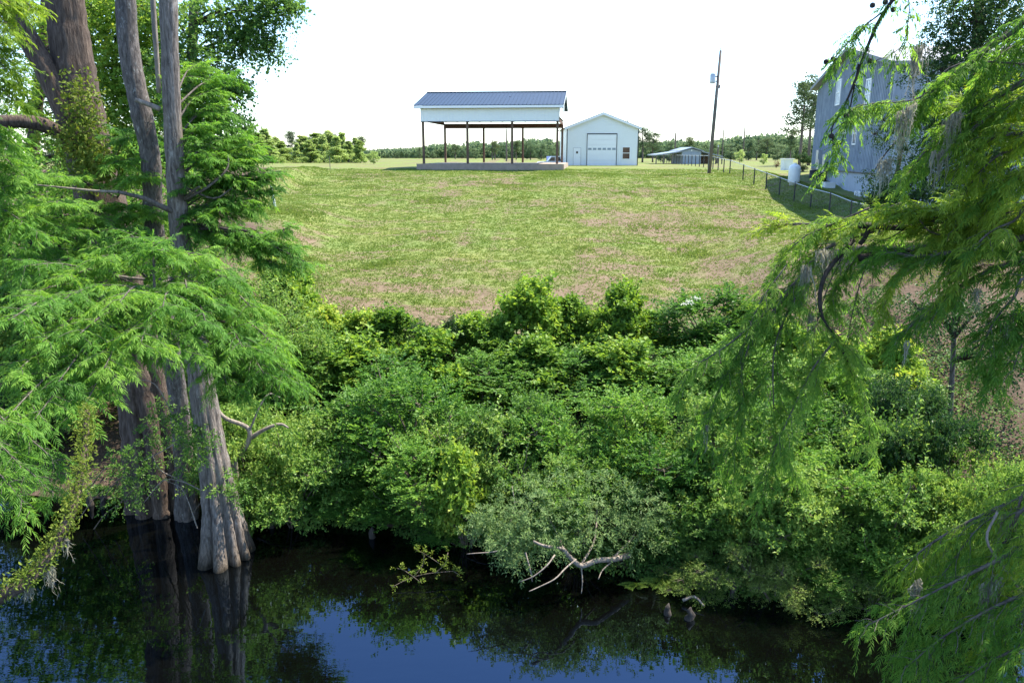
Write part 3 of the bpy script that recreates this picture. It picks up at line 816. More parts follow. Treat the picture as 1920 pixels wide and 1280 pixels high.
    zm = (wz0 + wz1) / 2; m.box(wx0, wx1, Yb - 0.058, Yb - 0.014, zm - 0.035, zm + 0.035)
    wf = m.build("window", M['whitetrim'], t)
    m = MB(); m.box(wx0, wx1, Yb - 0.03, Yb - 0.02, zm + 0.035, wz1); m.box(wx0, wx1, Yb - 0.03, Yb - 0.02, wz0, zm - 0.035); m.build("pane", M['glassb'], wf, world=False).location = inv
    a = xm + w * 0.36
    m = MB(); m.cyl((a, Yb + 1.2, roofz(a) - 0.1), (a, Yb + 1.2, roofz(a) + 0.55), 0.05, 8); m.build("vent_pipe", M['blackm'], t)
M['glass2'] = plain("grey_blue_glass", (0.24, 0.30, 0.35), 0.2, 0.1, 1.0)
barn()

# ------------------------------------------------------------------ grey two storey house at right
M['greysiding'] = barkmat("grey_board_siding", (0.265, 0.32, 0.40), (0.36, 0.42, 0.51), 3.0, 0.04, 0.004, rough=0.7)
M['block'] = plain("pale_block", (0.36, 0.40, 0.46), 0.85, 0.1, 2.5, bmp=0.01)
M['shingle'] = plain("grey_roofing", (0.23, 0.24, 0.27), 0.75, 0.1, 3.0)
HA = np.array([24.95, 66.0, 0]); HE1 = nrm(np.array([-2.4, -17.0, 0])); HE2 = np.array([-HE1[1], HE1[0], 0]); HL = 18.9
def house():
    t = thing("grey_house", (*HA[:2], C - 1.8), "tall grey board sided house behind the fence, pale block base", "house")
    inv = tuple(-np.array(t.location))
    dp = 13.0
    zf = C - 1.21; ze = C + 5.1; zp = C + 6.95
    def W(s, d, z): return np.array([*(HA + HE1 * s + HE2 * d)[:2], z])
    m = MB(); m.obox(W(0.05, 0.05, C - 5.0), HE1 * (HL - 0.1), HE2 * (dp - 0.1), UP * (zf - C + 5.0)); m.build("block_base", M['block'], t)
    m = MB(); m.prism([W(0, 0, zf + 0.02), W(HL, 0, zf + 0.02), W(HL, 0, ze), W(HL / 2, 0, zp), W(0, 0, ze)], HE2 * dp)
    n = 58
    for k in range(n):
        s = 0.05 + k * (HL - 0.1) / (n - 1)
        zz = ze + (zp - ze) * (1 - abs(s - HL / 2) / (HL / 2))
        m.obox(W(s - 0.045, -0.052, zf), HE1 * 0.09, HE2 * 0.051, UP * (zz - zf - 0.12))
    for k in range(40):
        m.obox(W(HL + 0.001, 0.1 + k * (dp - 0.2) / 39, zf), HE1 * 0.027, HE2 * 0.05, UP * (ze - zf))
    m.build("wall", M['greysiding'], t)
    m = MB(); m.obox(W(-0.02, -0.05, zf - 0.08), HE1 * (HL + 0.04), HE2 * 0.04, UP * 0.09); m.build("base_trim", M['blackm'], t)
    ov = 0.5
    for s0, s1 in ((-ov, HL / 2), (HL + ov, HL / 2)):
        za = ze - (zp - ze) * ov / (HL / 2)
        p0 = W(s0, -ov, za); p1 = W(s1, -ov, zp)
        m = MB(); m.prism([p0, p1, p1 + UP * 0.16, p0 + UP * 0.16], HE2 * (dp + 2 * ov)); m.build("roof", M['shingle'], t)
        p0 = W(s0, -ov - 0.05, za - 0.05); p1 = W(s1, -ov - 0.05, zp - 0.05)
        m = MB(); m.prism([p0, p1, p1 + UP * 0.24, p0 + UP * 0.24], HE2 * 0.045); m.build("rake_trim", M['shingle'], t)
    za = ze - (zp - ze) * ov / (HL / 2)
    m = MB(); m.obox(W(HL + ov + 0.005, -ov, za - 0.06), HE1 * 0.05, HE2 * (dp + 2 * ov), UP * 0.2); m.build("eave_trim", M['shingle'], t)
    # windows on the gable wall
    for (pxa, pya, wd, hh, gm) in ((1573, 165.5 + 8, 1.0, 1.65, 'glassl'), (1628.5, 177, 1.0, 1.75, 'glassl'), (1584, 242, 0.85, 0.5, 'glass2'), (1604, 250, 0.7, 1.35, 'glass')):
        h = hit(pxa, pya, W(0, 0, 0), HE2)
        s = np.dot(h - W(0, 0, h[2]), HE1); z = h[2]
        m = MB(); f = 0.09
        a, b, c, d = s - wd / 2, s + wd / 2, z - hh / 2, z + hh / 2
        for (s0, s1, z0, z1) in ((a - f, b + f, c - f, c), (a - f, b + f, d, d + f), (a - f, a, c, d), (b, b + f, c, d), (a, b, z - 0.03, z + 0.03)):
            m.obox(W(s0, -0.07, z0), HE1 * (s1 - s0), HE2 * 0.065, UP * (z1 - z0))
        wf = m.build("window", M['whitetrim'], t)
        m = MB(); m.obox(W(a, -0.035, c), HE1 * wd, HE2 * 0.012, UP * (hh / 2 - 0.03)); m.obox(W(a, -0.035, z + 0.03), HE1 * wd, HE2 * 0.012, UP * (hh / 2 - 0.03))
        m.build("pane", M[gm], wf, world=False).location = inv
    # meter boxes and conduits
    for (pxa, pya, wd, hh, nm) in ((1539, 295, 0.75, 1.05, "meter_box"), (1540, 309, 0.7, 0.75, "breaker_box"), (1551, 307, 0.7, 1.3, "switch_box")):
        h = hit(pxa, pya, W(0, 0, 0), HE2); s = np.dot(h - W(0, 0, h[2]), HE1); z = h[2]
        m = MB(); m.obox(W(s - wd / 2, -0.3, z - hh / 2), HE1 * wd, HE2 * 0.27, UP * hh); m.obox(W(s - wd / 2 - 0.02, -0.32, z + hh / 2), HE1 * (wd + 0.04), HE2 * 0.29, UP * 0.03); m.build(nm, M['grassp'], t)
    for pxa, r in ((1536, 0.06), (1544.5, 0.06), (1553, 0.09)):
        h = hit(pxa, 322, W(0, 0, 0), HE2); s = np.dot(h - W(0, 0, h[2]), HE1)
        m = MB(); m.cyl(W(s, -0.16, C - 2.6), W(s, -0.16, C - 0.6), r, 8); m.build("conduit", M['blackm'], t)
house()

# equipment beside the house
def ground_at(px, py, Y):
    p = P(px, py, Y); return np.array([p[0], p[1], zt1(p[0], p[1])])
M['tankwhite'] = plain("white_tank_paint", (0.78, 0.80, 0.80), 0.35, 0.04, 1.5)
M['navy'] = plain("dark_condenser", (0.022, 0.026, 0.040), 0.5, 0.15, 3.0)
def yard_things():
    g = P(1488, 341, 60)
    t = thing("propane_tank", g, "white upright propane tank standing on the grass between the fence and house", "gas tank")
    m = MB(); m.lathe(g - UP * .15, [(0.32, -.3), (0.32, 0.08), (0.42, 0.10), (0.43, 0.2), (0.43, 1.1), (0.40, 1.28), (0.29, 1.4), (0.16, 1.44), (0.02, 1.45)], 20); m.build("tank_body", M['tankwhite'], t, True)
    m = MB(); m.lathe(g + UP * 1.2, [(0.14, 0), (0.14, 0.18), (0.13, 0.2), (0.05, 0.2)], 14); m.build("valve_cap", M['tankwhite'], t, True)
    m = MB(); m.tube([g + (0.2, -0.1, 1.3), g + (0.36, -0.1, 1.28), g + (0.44, -0.1, 1.1), g + (0.44, -0.1, 0.1)], 0.02, 6); m.build("gas_hose", M['blackm'], t)
    m = MB(); m.box(g[0] + .05, g[0] + .12, g[1] - .40, g[1] - .37, g[2] + .35, g[2] + .6); m.build("label_plate", M['blackm'], t)
    for (px, py, Y, lab) in ((1526, 343, 63.5, "dark ribbed air conditioner condenser farther from the camera, half hidden by its twin"), (1537, 349, 61.5, "dark ribbed air conditioner condenser nearer the camera, under the meter boxes")):
        p = P(px, py, Y); g = np.array([p[0], p[1], p[2]]); 
        t = thing("air_conditioner", g, lab, "air conditioner", "condensers under the meter boxes")
        m = MB(); m.box(g[0] - .5, g[0] + .5, g[1] - .5, g[1] + .5, g[2] - 0.8, g[2] + .05); m.build("pad", M['concrete'], t)
        m = MB(); m.lathe(g, [(0.40, 0.06), (0.40, 0.95)] , 18)
        m.build("coil", M['navy'], t, True)
        m = MB()
        for k in range(9): m.lathe(g + UP * (0.1 + k * 0.095), [(0.405, 0), (0.43, 0.015), (0.43, 0.035), (0.405, 0.05)], 18)
        m.build("louvre", M['navy'], t)
        m = MB(); m.lathe(g + UP * 0.95, [(0.43, 0.0), (0.43, 0.05), (0.25, 0.09), (0.02, 0.1)], 18); m.build("fan_cover", M['blackm'], t)
    p = P(1552, 360, 56.8); g = p
    t = thing("utility_cabinet", g, "cream square utility cabinet standing against the house near the fence", "cabinet")
    m = MB(); m.box(g[0] - .36, g[0] + .36, g[1] - .36, g[1] + .36, g[2] - 0.4, g[2] + .62); m.build("cabinet_body", M['tankwhite'], t)
    m = MB(); m.box(g[0] - .39, g[0] + .39, g[1] - .39, g[1] + .39, g[2] + .622, g[2] + .69); m.build("lid", M['tankwhite'], t)
    p = P(1611, 376, 52.0); g = p
    t = thing("heat_pump", g, "small white heat pump box low on the ground by the house's block base", "heat pump")
    m = MB(); m.box(g[0] - .2, g[0] + .2, g[1] - .42, g[1] + .42, g[2] + 0.04, g[2] + .6); m.build("casing", M['tankwhite'], t)
    m = MB(); m.tube([(g[0] - 0.205, g[1] + 0.24 * math.cos(a), g[2] + 0.32 + 0.24 * math.sin(a)) for a in np.linspace(0, 6.28, 17)], 0.015, 5); m.tube([(g[0] - 0.205, g[1] + 0.12 * math.cos(a), g[2] + 0.32 + 0.12 * math.sin(a)) for a in np.linspace(0, 6.28, 17)], 0.012, 5); m.build("fan_grille", M['navy'], t)
    m = MB(); m.box(g[0] - .35, g[0] + .3, g[1] - .55, g[1] + .55, g[2] - 0.6, g[2] + .035); m.build("pad", M['concrete'], t)
    # little white pump house behind the tank
    p = P(1477, 325, 74); g = np.array([p[0], p[1], zt1(p[0], p[1])])
    t = thing("pump_house", g, "small pale box shed in the distance behind the propane tank", "shed")
    m = MB(); m.box(g[0] - .42, g[0] + .42, g[1], g[1] + .9, g[2] - .2, g[2] + 1.0); m.build("wall", M['white'], t)
    m = MB(); m.box(g[0] - .5, g[0] + .5, g[1] - .1, g[1] + 1.0, g[2] + 1.002, g[2] + 1.08); m.build("roof", M['whitetrim'], t)
    m = MB(); m.box(g[0] - .22, g[0] + .22, g[1] - .03, g[1] - .002, g[2], g[2] + .85); m.build("door", M['tankwhite'], t)
yard_things()

# ------------------------------------------------------------------ fence, poles, shed, truck
M['galv'] = plain("galvanised_wire", (0.16, 0.17, 0.19), 0.5, 0.1, 3.0, 0.5)
def fence():
    ys = np.concatenate([np.arange(38.6, 68.1, 3.05), np.arange(71.1, 135, 3.05)])
    xs = np.where(ys < 68, 19.3 + (68 - ys) * 0.003, 19.3 + (ys - 68) * 0.085)
    zs = zt(xs, ys)
    t = thing("chain_link_fence", (xs[0], ys[0], zs[0]), "black post chain link fence running from the far field down to the house", "fence")
    H = 1.22
    for k, (x, y, z) in enumerate(zip(xs, ys, zs)):
        m = MB(); r = 0.05 if not 67 < y < 70 else 0.05
        m.cyl((x, y, z - 0.3), (x, y, z + H + 0.02), r, 8); m.lathe((x, y, z + H + 0.02), [(r * 1.2, 0), (r * 1.1, 0.03), (0.005, 0.06)], 8); m.build("post", M['blackm'], t)
    m = MB(); m.tube(np.stack([xs, ys, zs + H], -1), 0.024, 8); m.build("top_rail", M['galvl'], t)
    # wire netting: crossing wires, each 3 mm
    V = []; Q = []; n = 0
    for k in range(len(ys) - 1):
        a = np.array([xs[k], ys[k], zs[k] + 0.04]); b = np.array([xs[k + 1], ys[k + 1], zs[k + 1] + 0.04]); L = np.linalg.norm(b - a); d = (b - a) / L
        st = 0.11 if ys[k] < 70 else 0.22
        for s0 in np.arange(-H, L, st):
            for sg in (1, -1):
                q0, q1 = max(s0, 0), min(s0 + H, L)
                if q1 <= q0: continue
                z0, z1 = q0 - s0, q1 - s0
                if sg < 0: z0, z1 = H - z0, H - z1
                p0 = a + d * q0 + UP * z0; p1 = a + d * q1 + UP * z1
                wv = np.array([0, 0, 0.0022])
                V += [p0 - wv, p1 - wv, p1 + wv, p0 + wv]; Q.append([n, n + 1, n + 2, n + 3]); n += 4
    mesh_np("wire_netting", np.array(V) - np.array(t.location), Q, M['galv'], t)
M['galvl'] = plain("pale_rail", (0.45, 0.47, 0.50), 0.45, 0.05, 3.0, 0.3)
fence()

M['polewood'] = barkmat("weathered_pole", (0.10, 0.085, 0.075), (0.24, 0.21, 0.185), 8.0, 0.08, 0.006)
def utility_pole():
    b = P(1330, 318, 73); b[2] = zt1(b[0], b[1]); tp = P(1351.5, 95, 73)
    t = thing("utility_pole", b, "tall leaning wooden utility pole with a grey transformer by the fence", "utility pole")
    d = tp - b
    m = MB(); m.tube([b - d * 0.05, b + d * 0.5, tp], [0.17, 0.15, 0.115], 12); m.build("pole", M['polewood'], t, True)
    q = b + d * 0.78
    c = q + np.array([-0.50, -0.05, 0])
    m = MB(); m.lathe(c - UP * 0.45, [(0.05, -0.02), (0.23, 0.0), (0.24, 0.05), (0.24, 0.75), (0.20, 0.83), (0.02, 0.86)], 16); tr = m.build("transformer", M['grassp'], t, True)
    m = MB(); m.cyl(c + UP * 0.4, c + UP * 0.62, 0.05, 8); m.cyl(c + (-0.12, 0, 0.36), c + (-0.12, 0, 0.56), 0.035, 8); m.build("bushing", M['tankwhite'], tr, world=False).location = tuple(-b)
    m = MB(); m.obox(c + (0.2, -0.05, 0.1), (0.35, 0, 0), (0, 0.1, 0), (0, 0, 0.08)); m.obox(c + (0.2, -0.05, -0.3), (0.35, 0, 0), (0, 0.1, 0), (0, 0, 0.08)); m.build("bracket", M['blackm'], t)
    m = MB(); m.cyl(tp, tp + UP * 0.22, 0.05, 8); m.build("insulator", M['grassp'], t)
    m = MB(); e = b + d * 0.70; m.obox(e + (0.1, -0.06, 0), (0.14, 0, 0), (0, 0.12, 0), (0, 0, 0.3)); m.build("fuse_box", M['blackm'], t)
    m = MB(); m.tube([b + d * f + np.array([-0.17, -0.05, 0]) for f in (0.0, 0.5, 0.72)], 0.012, 5); m.build("ground_wire", M['grassp'], t)
utility_pole()

def thin_pole(px, pyt, Y, lab, xarm=True):
    x = P(px, pyt, Y)[0]; z0 = zt1(x, Y); zt_ = P(px, pyt, Y)[2]
    t = thing("utility_pole", (x, Y, z0), lab, "utility pole", "thin poles far behind the fence")
    m = MB(); m.tube([(x, Y, z0 - 0.3), (x, Y, zt_)], [0.16, 0.10], 8); m.build("pole", M['fartrunk'], t)
    m = MB(); m.cyl((x, Y, zt_), (x, Y, zt_ + 0.3), 0.06, 6); m.build("insulator", M['grassp'], t)
for a in ((1267, 250, 125, "thin distant pole standing behind the left wing of the grey shed"),
          (1346.5, 276, 118, "short pale distant pole just right of the leaning utility pole's foot"),
          (1357, 243, 165, "thin distant pole between the leaning pole and its tall far neighbour"),
          (1397, 235, 150, "tallest of the thin distant poles, over the trees right of the leaning pole"),
          (923, 262, 190, "thin pole under the pavilion roof between its second and third front posts"),
          (949.5, 242, 150, "pale pole under the pavilion roof just left of the third front post")):
    thin_pole(*a)

M['shedblue'] = plain("blue_grey_boards", (0.25, 0.30, 0.37), 0.7, 0.08, 2.0, mapscale=(4, 4, 0.2))
M['tin'] = plain("pale_tin_roof", (0.24, 0.275, 0.315), 0.4, 0.08, 1.0, 0.3)
def shed():
    Y = 112.0; z0 = 6.34
    def X(px): return P(px, 300, Y)[0]
    def Z(py): return P(960, py, Y)[2]
    t = thing("wing_shed", (X(1296), Y, z0), "grey blue shed with open lean-to wings behind the fence", "shed")
    xl, xr, xm = X(1278), X(1314), X(1296)
    m = MB(); m.prism([(xl, Y, z0 - .2), (xr, Y, z0 - .2), (xr, Y, Z(284)), (xm, Y, Z(279)), (xl, Y, Z(284))], (0, 7, 0)); m.build("wall", M['shedblue'], t)
    m = MB(); m.box(xl + .2, xm - .02, Y - .05, Y - .003, z0, Z(287)); m.build("door", M['shedblue'], t)
    m = MB(); m.box(xm + .02, xr - .2, Y - .05, Y - .003, z0, Z(287)); m.build("door", M['shedblue'], t)
    m = MB(); m.box(xm - .06, xm + .06, Y - .06, Y - .003, Z(283.5), Z(281)); m.build("light_fixture", M['tankwhite'], t)
    m = MB()
    for e in (X(1273), X(1318)):
        p0 = np.array([e, Y - .3, Z(284.3)]); p1 = np.array([xm, Y - .3, Z(277.5)]); m.prism([p0, p1, p1 + UP * .12, p0 + UP * .12], (0, 7.6, 0))
    m.build("roof", M['tin'], t)
    for (a, b, za, zb) in ((X(1277), X(1229), Z(285.2), Z(292)), (X(1315), X(1355), Z(285.2), Z(295))):
        m = MB(); p0 = np.array([a, Y - .2, za]); p1 = np.array([b, Y - .2, zb]); m.prism([p0, p1, p1 + UP * .14, p0 + UP * .14], (0, 7.2, 0)); m.build("wing_roof", M['tin'], t)
        for k in (0.35, 0.68, 0.97):
            xx = a + (b - a) * k; zz = za + (zb - za) * k
            m = MB(); m.box(xx - .07, xx + .07, Y, Y + .14, z0 - .2, zz); m.build("post", M['polewood'], t)
    m = MB(); m.box(X(1318), X(1352), Y + 6.5, Y + 6.7, z0 - .2, Z(292)); m.build("back_wall", M['beam'], t)
shed()

M['carwhite'] = plain("white_car_paint", (0.75, 0.76, 0.77), 0.25, 0.02, 1.0)
M['tyre'] = plain("tyre_rubber", (0.02, 0.02, 0.02), 0.8, 0.1, 4.0)
M['navyroof'] = plain("blue_roof", (0.045, 0.075, 0.19), 0.4, 0.08, 1.0)
def truck():
    Y = 106.0; z0 = 5.62; x0 = P(1006, 305, Y)[0]
    t = thing("pickup_truck", (x0 + 2.7, Y, z0), "white pickup truck parked behind the pavilion's right end", "truck")
    inv = tuple(-np.array(t.location))
    pr = [(0.0, .45), (0.05, .95), (0.25, 1.08), (1.45, 1.15), (1.95, 1.78), (3.3, 1.82), (3.55, 1.12), (5.4, 1.1), (5.45, .5)]
    m = MB()
    low = [(0.0, .45), (0.05, .95), (0.25, 1.08), (1.45, 1.15), (3.55, 1.14), (5.4, 1.12), (5.45, .5)]
    m.prism([(x0 + a, Y, z0 + b) for a, b in low], (0, 1.9, 0)); m.build("body", M['carwhite'], t)
    m = MB(); m.prism([(x0 + a, Y + .12, z0 + b) for a, b in ((1.40, 1.152), (1.95, 1.80), (3.2, 1.84), (3.45, 1.152))], (0, 1.66, 0)); cb = m.build("cab", M['carwhite'], t)
    m = MB(); m.prism([(x0 + a, Y + .10, z0 + b) for a, b in ((1.62, 1.2), (2.0, 1.68), (2.45, 1.70), (2.45, 1.2))], (0, .015, 0)); m.build("window", M['glass'], cb, world=False).location = inv
    m = MB(); m.prism([(x0 + a, Y + .10, z0 + b) for a, b in ((2.55, 1.2), (2.55, 1.70), (3.1, 1.72), (3.3, 1.2))], (0, .015, 0)); m.build("window", M['glass'], cb, world=False).location = inv
    for a in (0.95, 4.4):
        for b in (0.0, 1.7):
            m = MB(); m.cyl((x0 + a, Y - .02 + b, z0 + .38), (x0 + a, Y + .22 + b, z0 + .38), .38, 16); w = m.build("wheel", M['tyre'], t)
            m = MB(); m.cyl((x0 + a, Y - .035 + b, z0 + .38), (x0 + a, Y - .021 + b, z0 + .38), .22, 12); m.build("rim", M['grassp'], w, world=False).location = inv
    m = MB(); m.box(x0 - .03, x0 - .001, Y + .1, Y + .4, z0 + .75, z0 + .92); m.build("headlight", M['glassl'], t)
    # low blue roofed outbuilding between pavilion and barn
    Yb = 128; xa, xb = P(1028, 300, Yb)[0], P(1072, 300, Yb)[0]
    t = thing("blue_roof_shed", ((xa + xb) / 2, Yb, z0), "low blue roofed outbuilding half hidden behind the truck and the barn", "shed")
    m = MB(); m.box(xa, xb, Yb, Yb + 4, z0 - .2, z0 + .75); m.build("wall", M['white'], t)
    m = MB(); m.prism([(xa - .2, Yb - .2, z0 + .752), (xa - .2, Yb + 4.2, z0 + .752), (xa - .2, Yb + 2, z0 + 1.75)], (xb - xa + .4, 0, 0)); m.build("roof", M['navyroof'], t)
truck()

def stakes():
    a = P(517, 395, 46); a[2] = zt1(a[0], a[1]); b = P(508.5, 350, 46)
    t = thing("white_stake", a, "leaning white plastic stake at the lawn's left edge", "stake")
    m = MB(); m.cyl(a - UP * .1, b, 0.065, 8); m.build("pipe", M['tankwhite'], t); m = MB(); m.cyl(b, b + UP * .05, .05, 8); m.build("cap", M['whitetrim'], t)
    a = P(619, 315, 79); a[2] = zt1(a[0], a[1]); b = P(617.5, 293, 79)
    t = thing("marker_stake", a, "thin dark marker stake on the lawn's left crest", "stake")
    m = MB(); m.cyl(a - UP * .1, b, 0.035, 6); m.build("rod", M['polewood'], t)
stakes()

# ------------------------------------------------------------------ far trees
def far_tree_meshes(kind, seed):
    """unit tree, height 10 m"""
    global rg
    keep = rg; rg = np.random.default_rng(seed)
    L = Leaves(); st = MB(); H = 10.0
    if kind == 'pine':
        st.tube(catmull([(0, 0, -0.2), (rg.normal() * .12, 0, 5), (rg.normal() * .2, rg.normal() * .2, 9.6)], 5), np.linspace(.20, .05, 11), 7)
        for k in range(26):
            z = 4.2 + 5.5 * (k / 26)**0.9; a = rg.random() * 6.28; r = rg.uniform(.5, 1.9) * (1.15 - .75 * (z - 4.2) / 5.8)
            c = np.array([math.cos(a) * r, math.sin(a) * r, z + rg.normal() * .15])
            st.tube([(0, 0, z - .3), c], [.05, .02], 4)
            n = 90; p = c + rg.normal(size=(n, 3)) * (.42, .42, .20)
            L.add_rhomb(p, nrm(rg.normal(size=(n, 3)) + UP * .5), rvec(n), rg.uniform(.18, .38, n), rg.uniform(.10, .2, n))
        mat = M['farn']
    else:
        st.tube(catmull([(0, 0, -0.2), (rg.normal() * .2, 0, 3), (rg.normal() * .3, rg.normal() * .3, 7)], 5), np.linspace(.24, .05, 11), 7)
        slim = kind == 'young'
        for k in range(44 if slim else 34):
            if slim:
                f = k / 44; z = 0.3 + 9.5 * f; r = rg.uniform(.1, 1.1) * 2.8 * (1 - .85 * f)
                rad = np.array([.85, .85, .7]) * rg.uniform(.6, 1.3) * (1.15 - .6 * f)
            else:
                z = 0.9 + 8.5 * rg.random(); r = math.sqrt(rg.random()) * 3.9 * math.sqrt(max(.08, 1 - ((z - 5.2) / 4.8)**2)); rad = np.array([1.25, 1.25, .95]) * rg.uniform(.6, 1.1)
            a = rg.random() * 6.28; c = np.array([math.cos(a) * r, math.sin(a) * r, z])
            st.tube([(0, 0, max(.5, z - 1.2)), c], [.05, .02], 4)
            n = 190; u = rvec(n); p = c + u * rad * rg.uniform(.5, 1.05, (n, 1))
            L.add_rhomb(p, nrm(rg.normal(size=(n, 3)) + u * .6), nrm(u * .7 + rg.normal(size=(n, 3)) * .6 + UP * .9), rg.uniform(.2, .4, n), rg.uniform(.15, .28, n))
        mat = M['farp'] if slim else M['fard']
    fo = mesh_np("crown", np.concatenate(L.V), np.concatenate(L.Q), mat); so = st.build("trunk", M['fartrunk'])
    a, b = fo.data, so.data; bpy.data.objects.remove(fo); bpy.data.objects.remove(so); rg = keep
    return a, b
FAR = {k: [far_tree_meshes(k, s) for s in ss] for k, ss in (('pine', (101, 102, 103)), ('young', (111, 112, 113)), ('round', (121, 122, 123)))}
fc = {}
def far_tree(kind, px, pyt, Y, lab, wf=1.0, group="trees far behind the lawn", mat=None):
    p = P(px, pyt, Y); g = zt1(p[0], Y); h = p[2] - g
    k = fc.get(kind, 0); fc[kind] = k + 1
    cm, tm = FAR[kind][k % len(FAR[kind])]
    t = thing({'pine': 'pine_tree', 'young': 'young_tree', 'round': 'broadleaf_tree'}[kind], (p[0], Y, g), lab, "tree", group)
    t.rotation_euler = (0, 0, random.random() * 6.28)
    for nm, me in (("crown", cm), ("trunk", tm)):
        o = bpy.data.objects.new(nm, me); link(o, t); o.scale = (h / 10 * wf, h / 10 * wf, h / 10)
        if mat and nm == "crown":
            o.material_slots[0].link = 'OBJECT'; o.material_slots[0].material = mat
FAR_LIST = [
 ('young', 452, 252, 120, 1.8, "bright young tree at the left end of the far tree row, beside the cypress foliage"),
 ('young', 478, 249, 126, 2.4, "bright young tree second from the left in the far row"),
 ('young', 505, 262, 124, 2.1, "bright young tree left of the gap above the clay bank"),
 ('young', 528, 264, 130, 2.4, "bright young tree right above the clay bank's top"),
 ('young', 556, 268, 128, 1.5, "bright young tree in front of the leftmost far pine"),
 ('young', 580, 262, 126, 2.1, "low bright young tree between the two left far pines"),
 ('young', 606, 252, 130, 1.5, "bright young tree left of the thin marker stake"),
 ('young', 630, 255, 124, 2.1, "bright young tree just right of the thin marker stake"),
 ('young', 652, 264, 130, 1.8, "bright young tree right of the marker stake, before the row's end"),
 ('young', 674, 263, 126, 1.6, "last bright young tree at the right end of the left far row"),
 ('young', 466, 244, 140, 1.5, "taller young tree second row left end, behind the brightest saplings"),
 ('young', 494, 241, 142, 1.6, "taller young tree behind the gap left of the clay bank"),
 ('young', 516, 256, 144, 1.5, "taller young tree behind the clay bank's top"),
 ('young', 568, 254, 140, 2.4, "taller young tree between the two left far pines, second row"),
 ('young', 590, 249, 138, 2.1, "taller young tree just left of the tallest dark pine's trunk"),
 ('young', 616, 244, 140, 1.5, "taller young tree exactly behind the thin marker stake"),
 ('young', 641, 248, 140, 1.5, "taller young tree behind and right of the marker stake"),
 ('young', 664, 258, 138, 1.6, "taller young tree behind the right end of the far row"),
 ('pine', 545, 246, 160, 1.5, "leftmost dark pine rising behind the bright young row"),
 ('pine', 600, 249, 165, 1.6, "tallest dark pine behind the row, left of the marker stake"),
 ('pine', 626, 251, 160, 1.6, "dark pine directly behind the thin marker stake"),
 ('pine', 676, 256, 165, 1.7, "dark pine behind the right end of the bright young row"),
 ('round', 700, 283, 112, 1.2, "small round yellow green tree alone on the crest left of the pavilion"),
 ('round', 728, 287, 240, 1.1, "low distant tree just right of the small round tree"),
 ('round', 745, 285, 235, 1.2, "low distant blue green tree halfway between round tree and pavilion"),
 ('round', 764, 284, 240, 1.1, "low distant tree left of the pavilion slab"),
 ('round', 786, 276, 235, 1.2, "distant tree showing left of the pavilion's leftmost post"),
 ('round', 812, 282, 230, 1.2, "distant tree framed between the pavilion's two leftmost posts"),
 ('pine', 853, 270, 210, 1.8, "distant conical tree framed left of the pavilion's second front post"),
 ('round', 866, 279, 225, 1.2, "distant tree behind the pavilion's second front post"),
 ('round', 891, 278, 220, 1.2, "distant tree framed right of the pavilion's second front post"),
 ('pine', 928, 264, 190, 1.8, "tall dark distant pine seen under the middle of the pavilion roof"),
 ('round', 945, 268, 205, 1.1, "distant tree behind the pale pole under the pavilion"),
 ('pine', 968, 264, 195, 1.8, "dark distant pine just right of the pavilion's third front post"),
 ('round', 995, 261, 180, 1.2, "large distant oak framed left of the pavilion's rightmost post"),
 ('round', 1015, 268, 185, 1.1, "distant oak above the white pickup truck"),
 ('round', 1038, 273, 190, 1.1, "distant tree behind the pavilion's rightmost post"),
 ('round', 1060, 253, 170, 1.0, "thin crowned distant tree in the gap between pavilion and barn"),
 ('pine', 1207, 238, 132, 1.5, "left of two tall pines rising behind the barn's right corner"),
 ('pine', 1226, 247, 134, 1.5, "right of two tall pines rising behind the barn's right corner"),
 ('round', 1240, 277, 150, 1.2, "low dark tree behind the left end of the shed's wing"),
 ('round', 1258, 261, 150, 1.1, "dark tree above the shed's left wing"),
 ('pine', 1294, 257, 160, 1.7, "dark open crowned tree above the shed's roof ridge"),
 ('round', 1319, 269, 155, 1.1, "green tree above the shed's right roof slope"),
 ('round', 1339, 267, 160, 1.1, "dark tree right behind the leaning utility pole's lower half"),
 ('round', 1372, 266, 170, 1.2, "round tree between the two tall thin far poles"),
 ('round', 1388, 280, 130, 1.0, "yellow green low tree in front of the tallest thin pole"),
 ('round', 1406, 261, 175, 1.1, "dark tree right behind the tallest thin pole"),
 ('pine', 1421, 262, 180, 1.9, "dark pine first to the right of the tallest thin pole"),
 ('pine', 1440, 258, 176, 1.9, "dark pine midway between the tallest thin pole and the house"),
 ('round', 1460, 268, 172, 1.2, "dark tree above the little pump house's left side"),
 ('pine', 1486, 244, 120, 1.2, "slim tall pine above the propane tank"),
 ('round', 1478, 275, 150, 1.1, "low dark tree behind the slim tall pine"),
 ('round', 1433, 288, 110, 1.1, "small yellow green tree beyond the fence left of the propane tank"),
 ('pine', 1512, 150, 92, 1.0, "very tall dark pine against the sky beside the house's left edge"),
 ('pine', 1531, 140, 98, 1.0, "very tall pine mostly hidden behind the house's left edge"),
]
for (k, px, pyt, Y, wf, lab) in FAR_LIST:
    far_tree(k, px, pyt, Y, lab, wf, mat=M['farp'] if px in (700, 1388, 1433) else None)

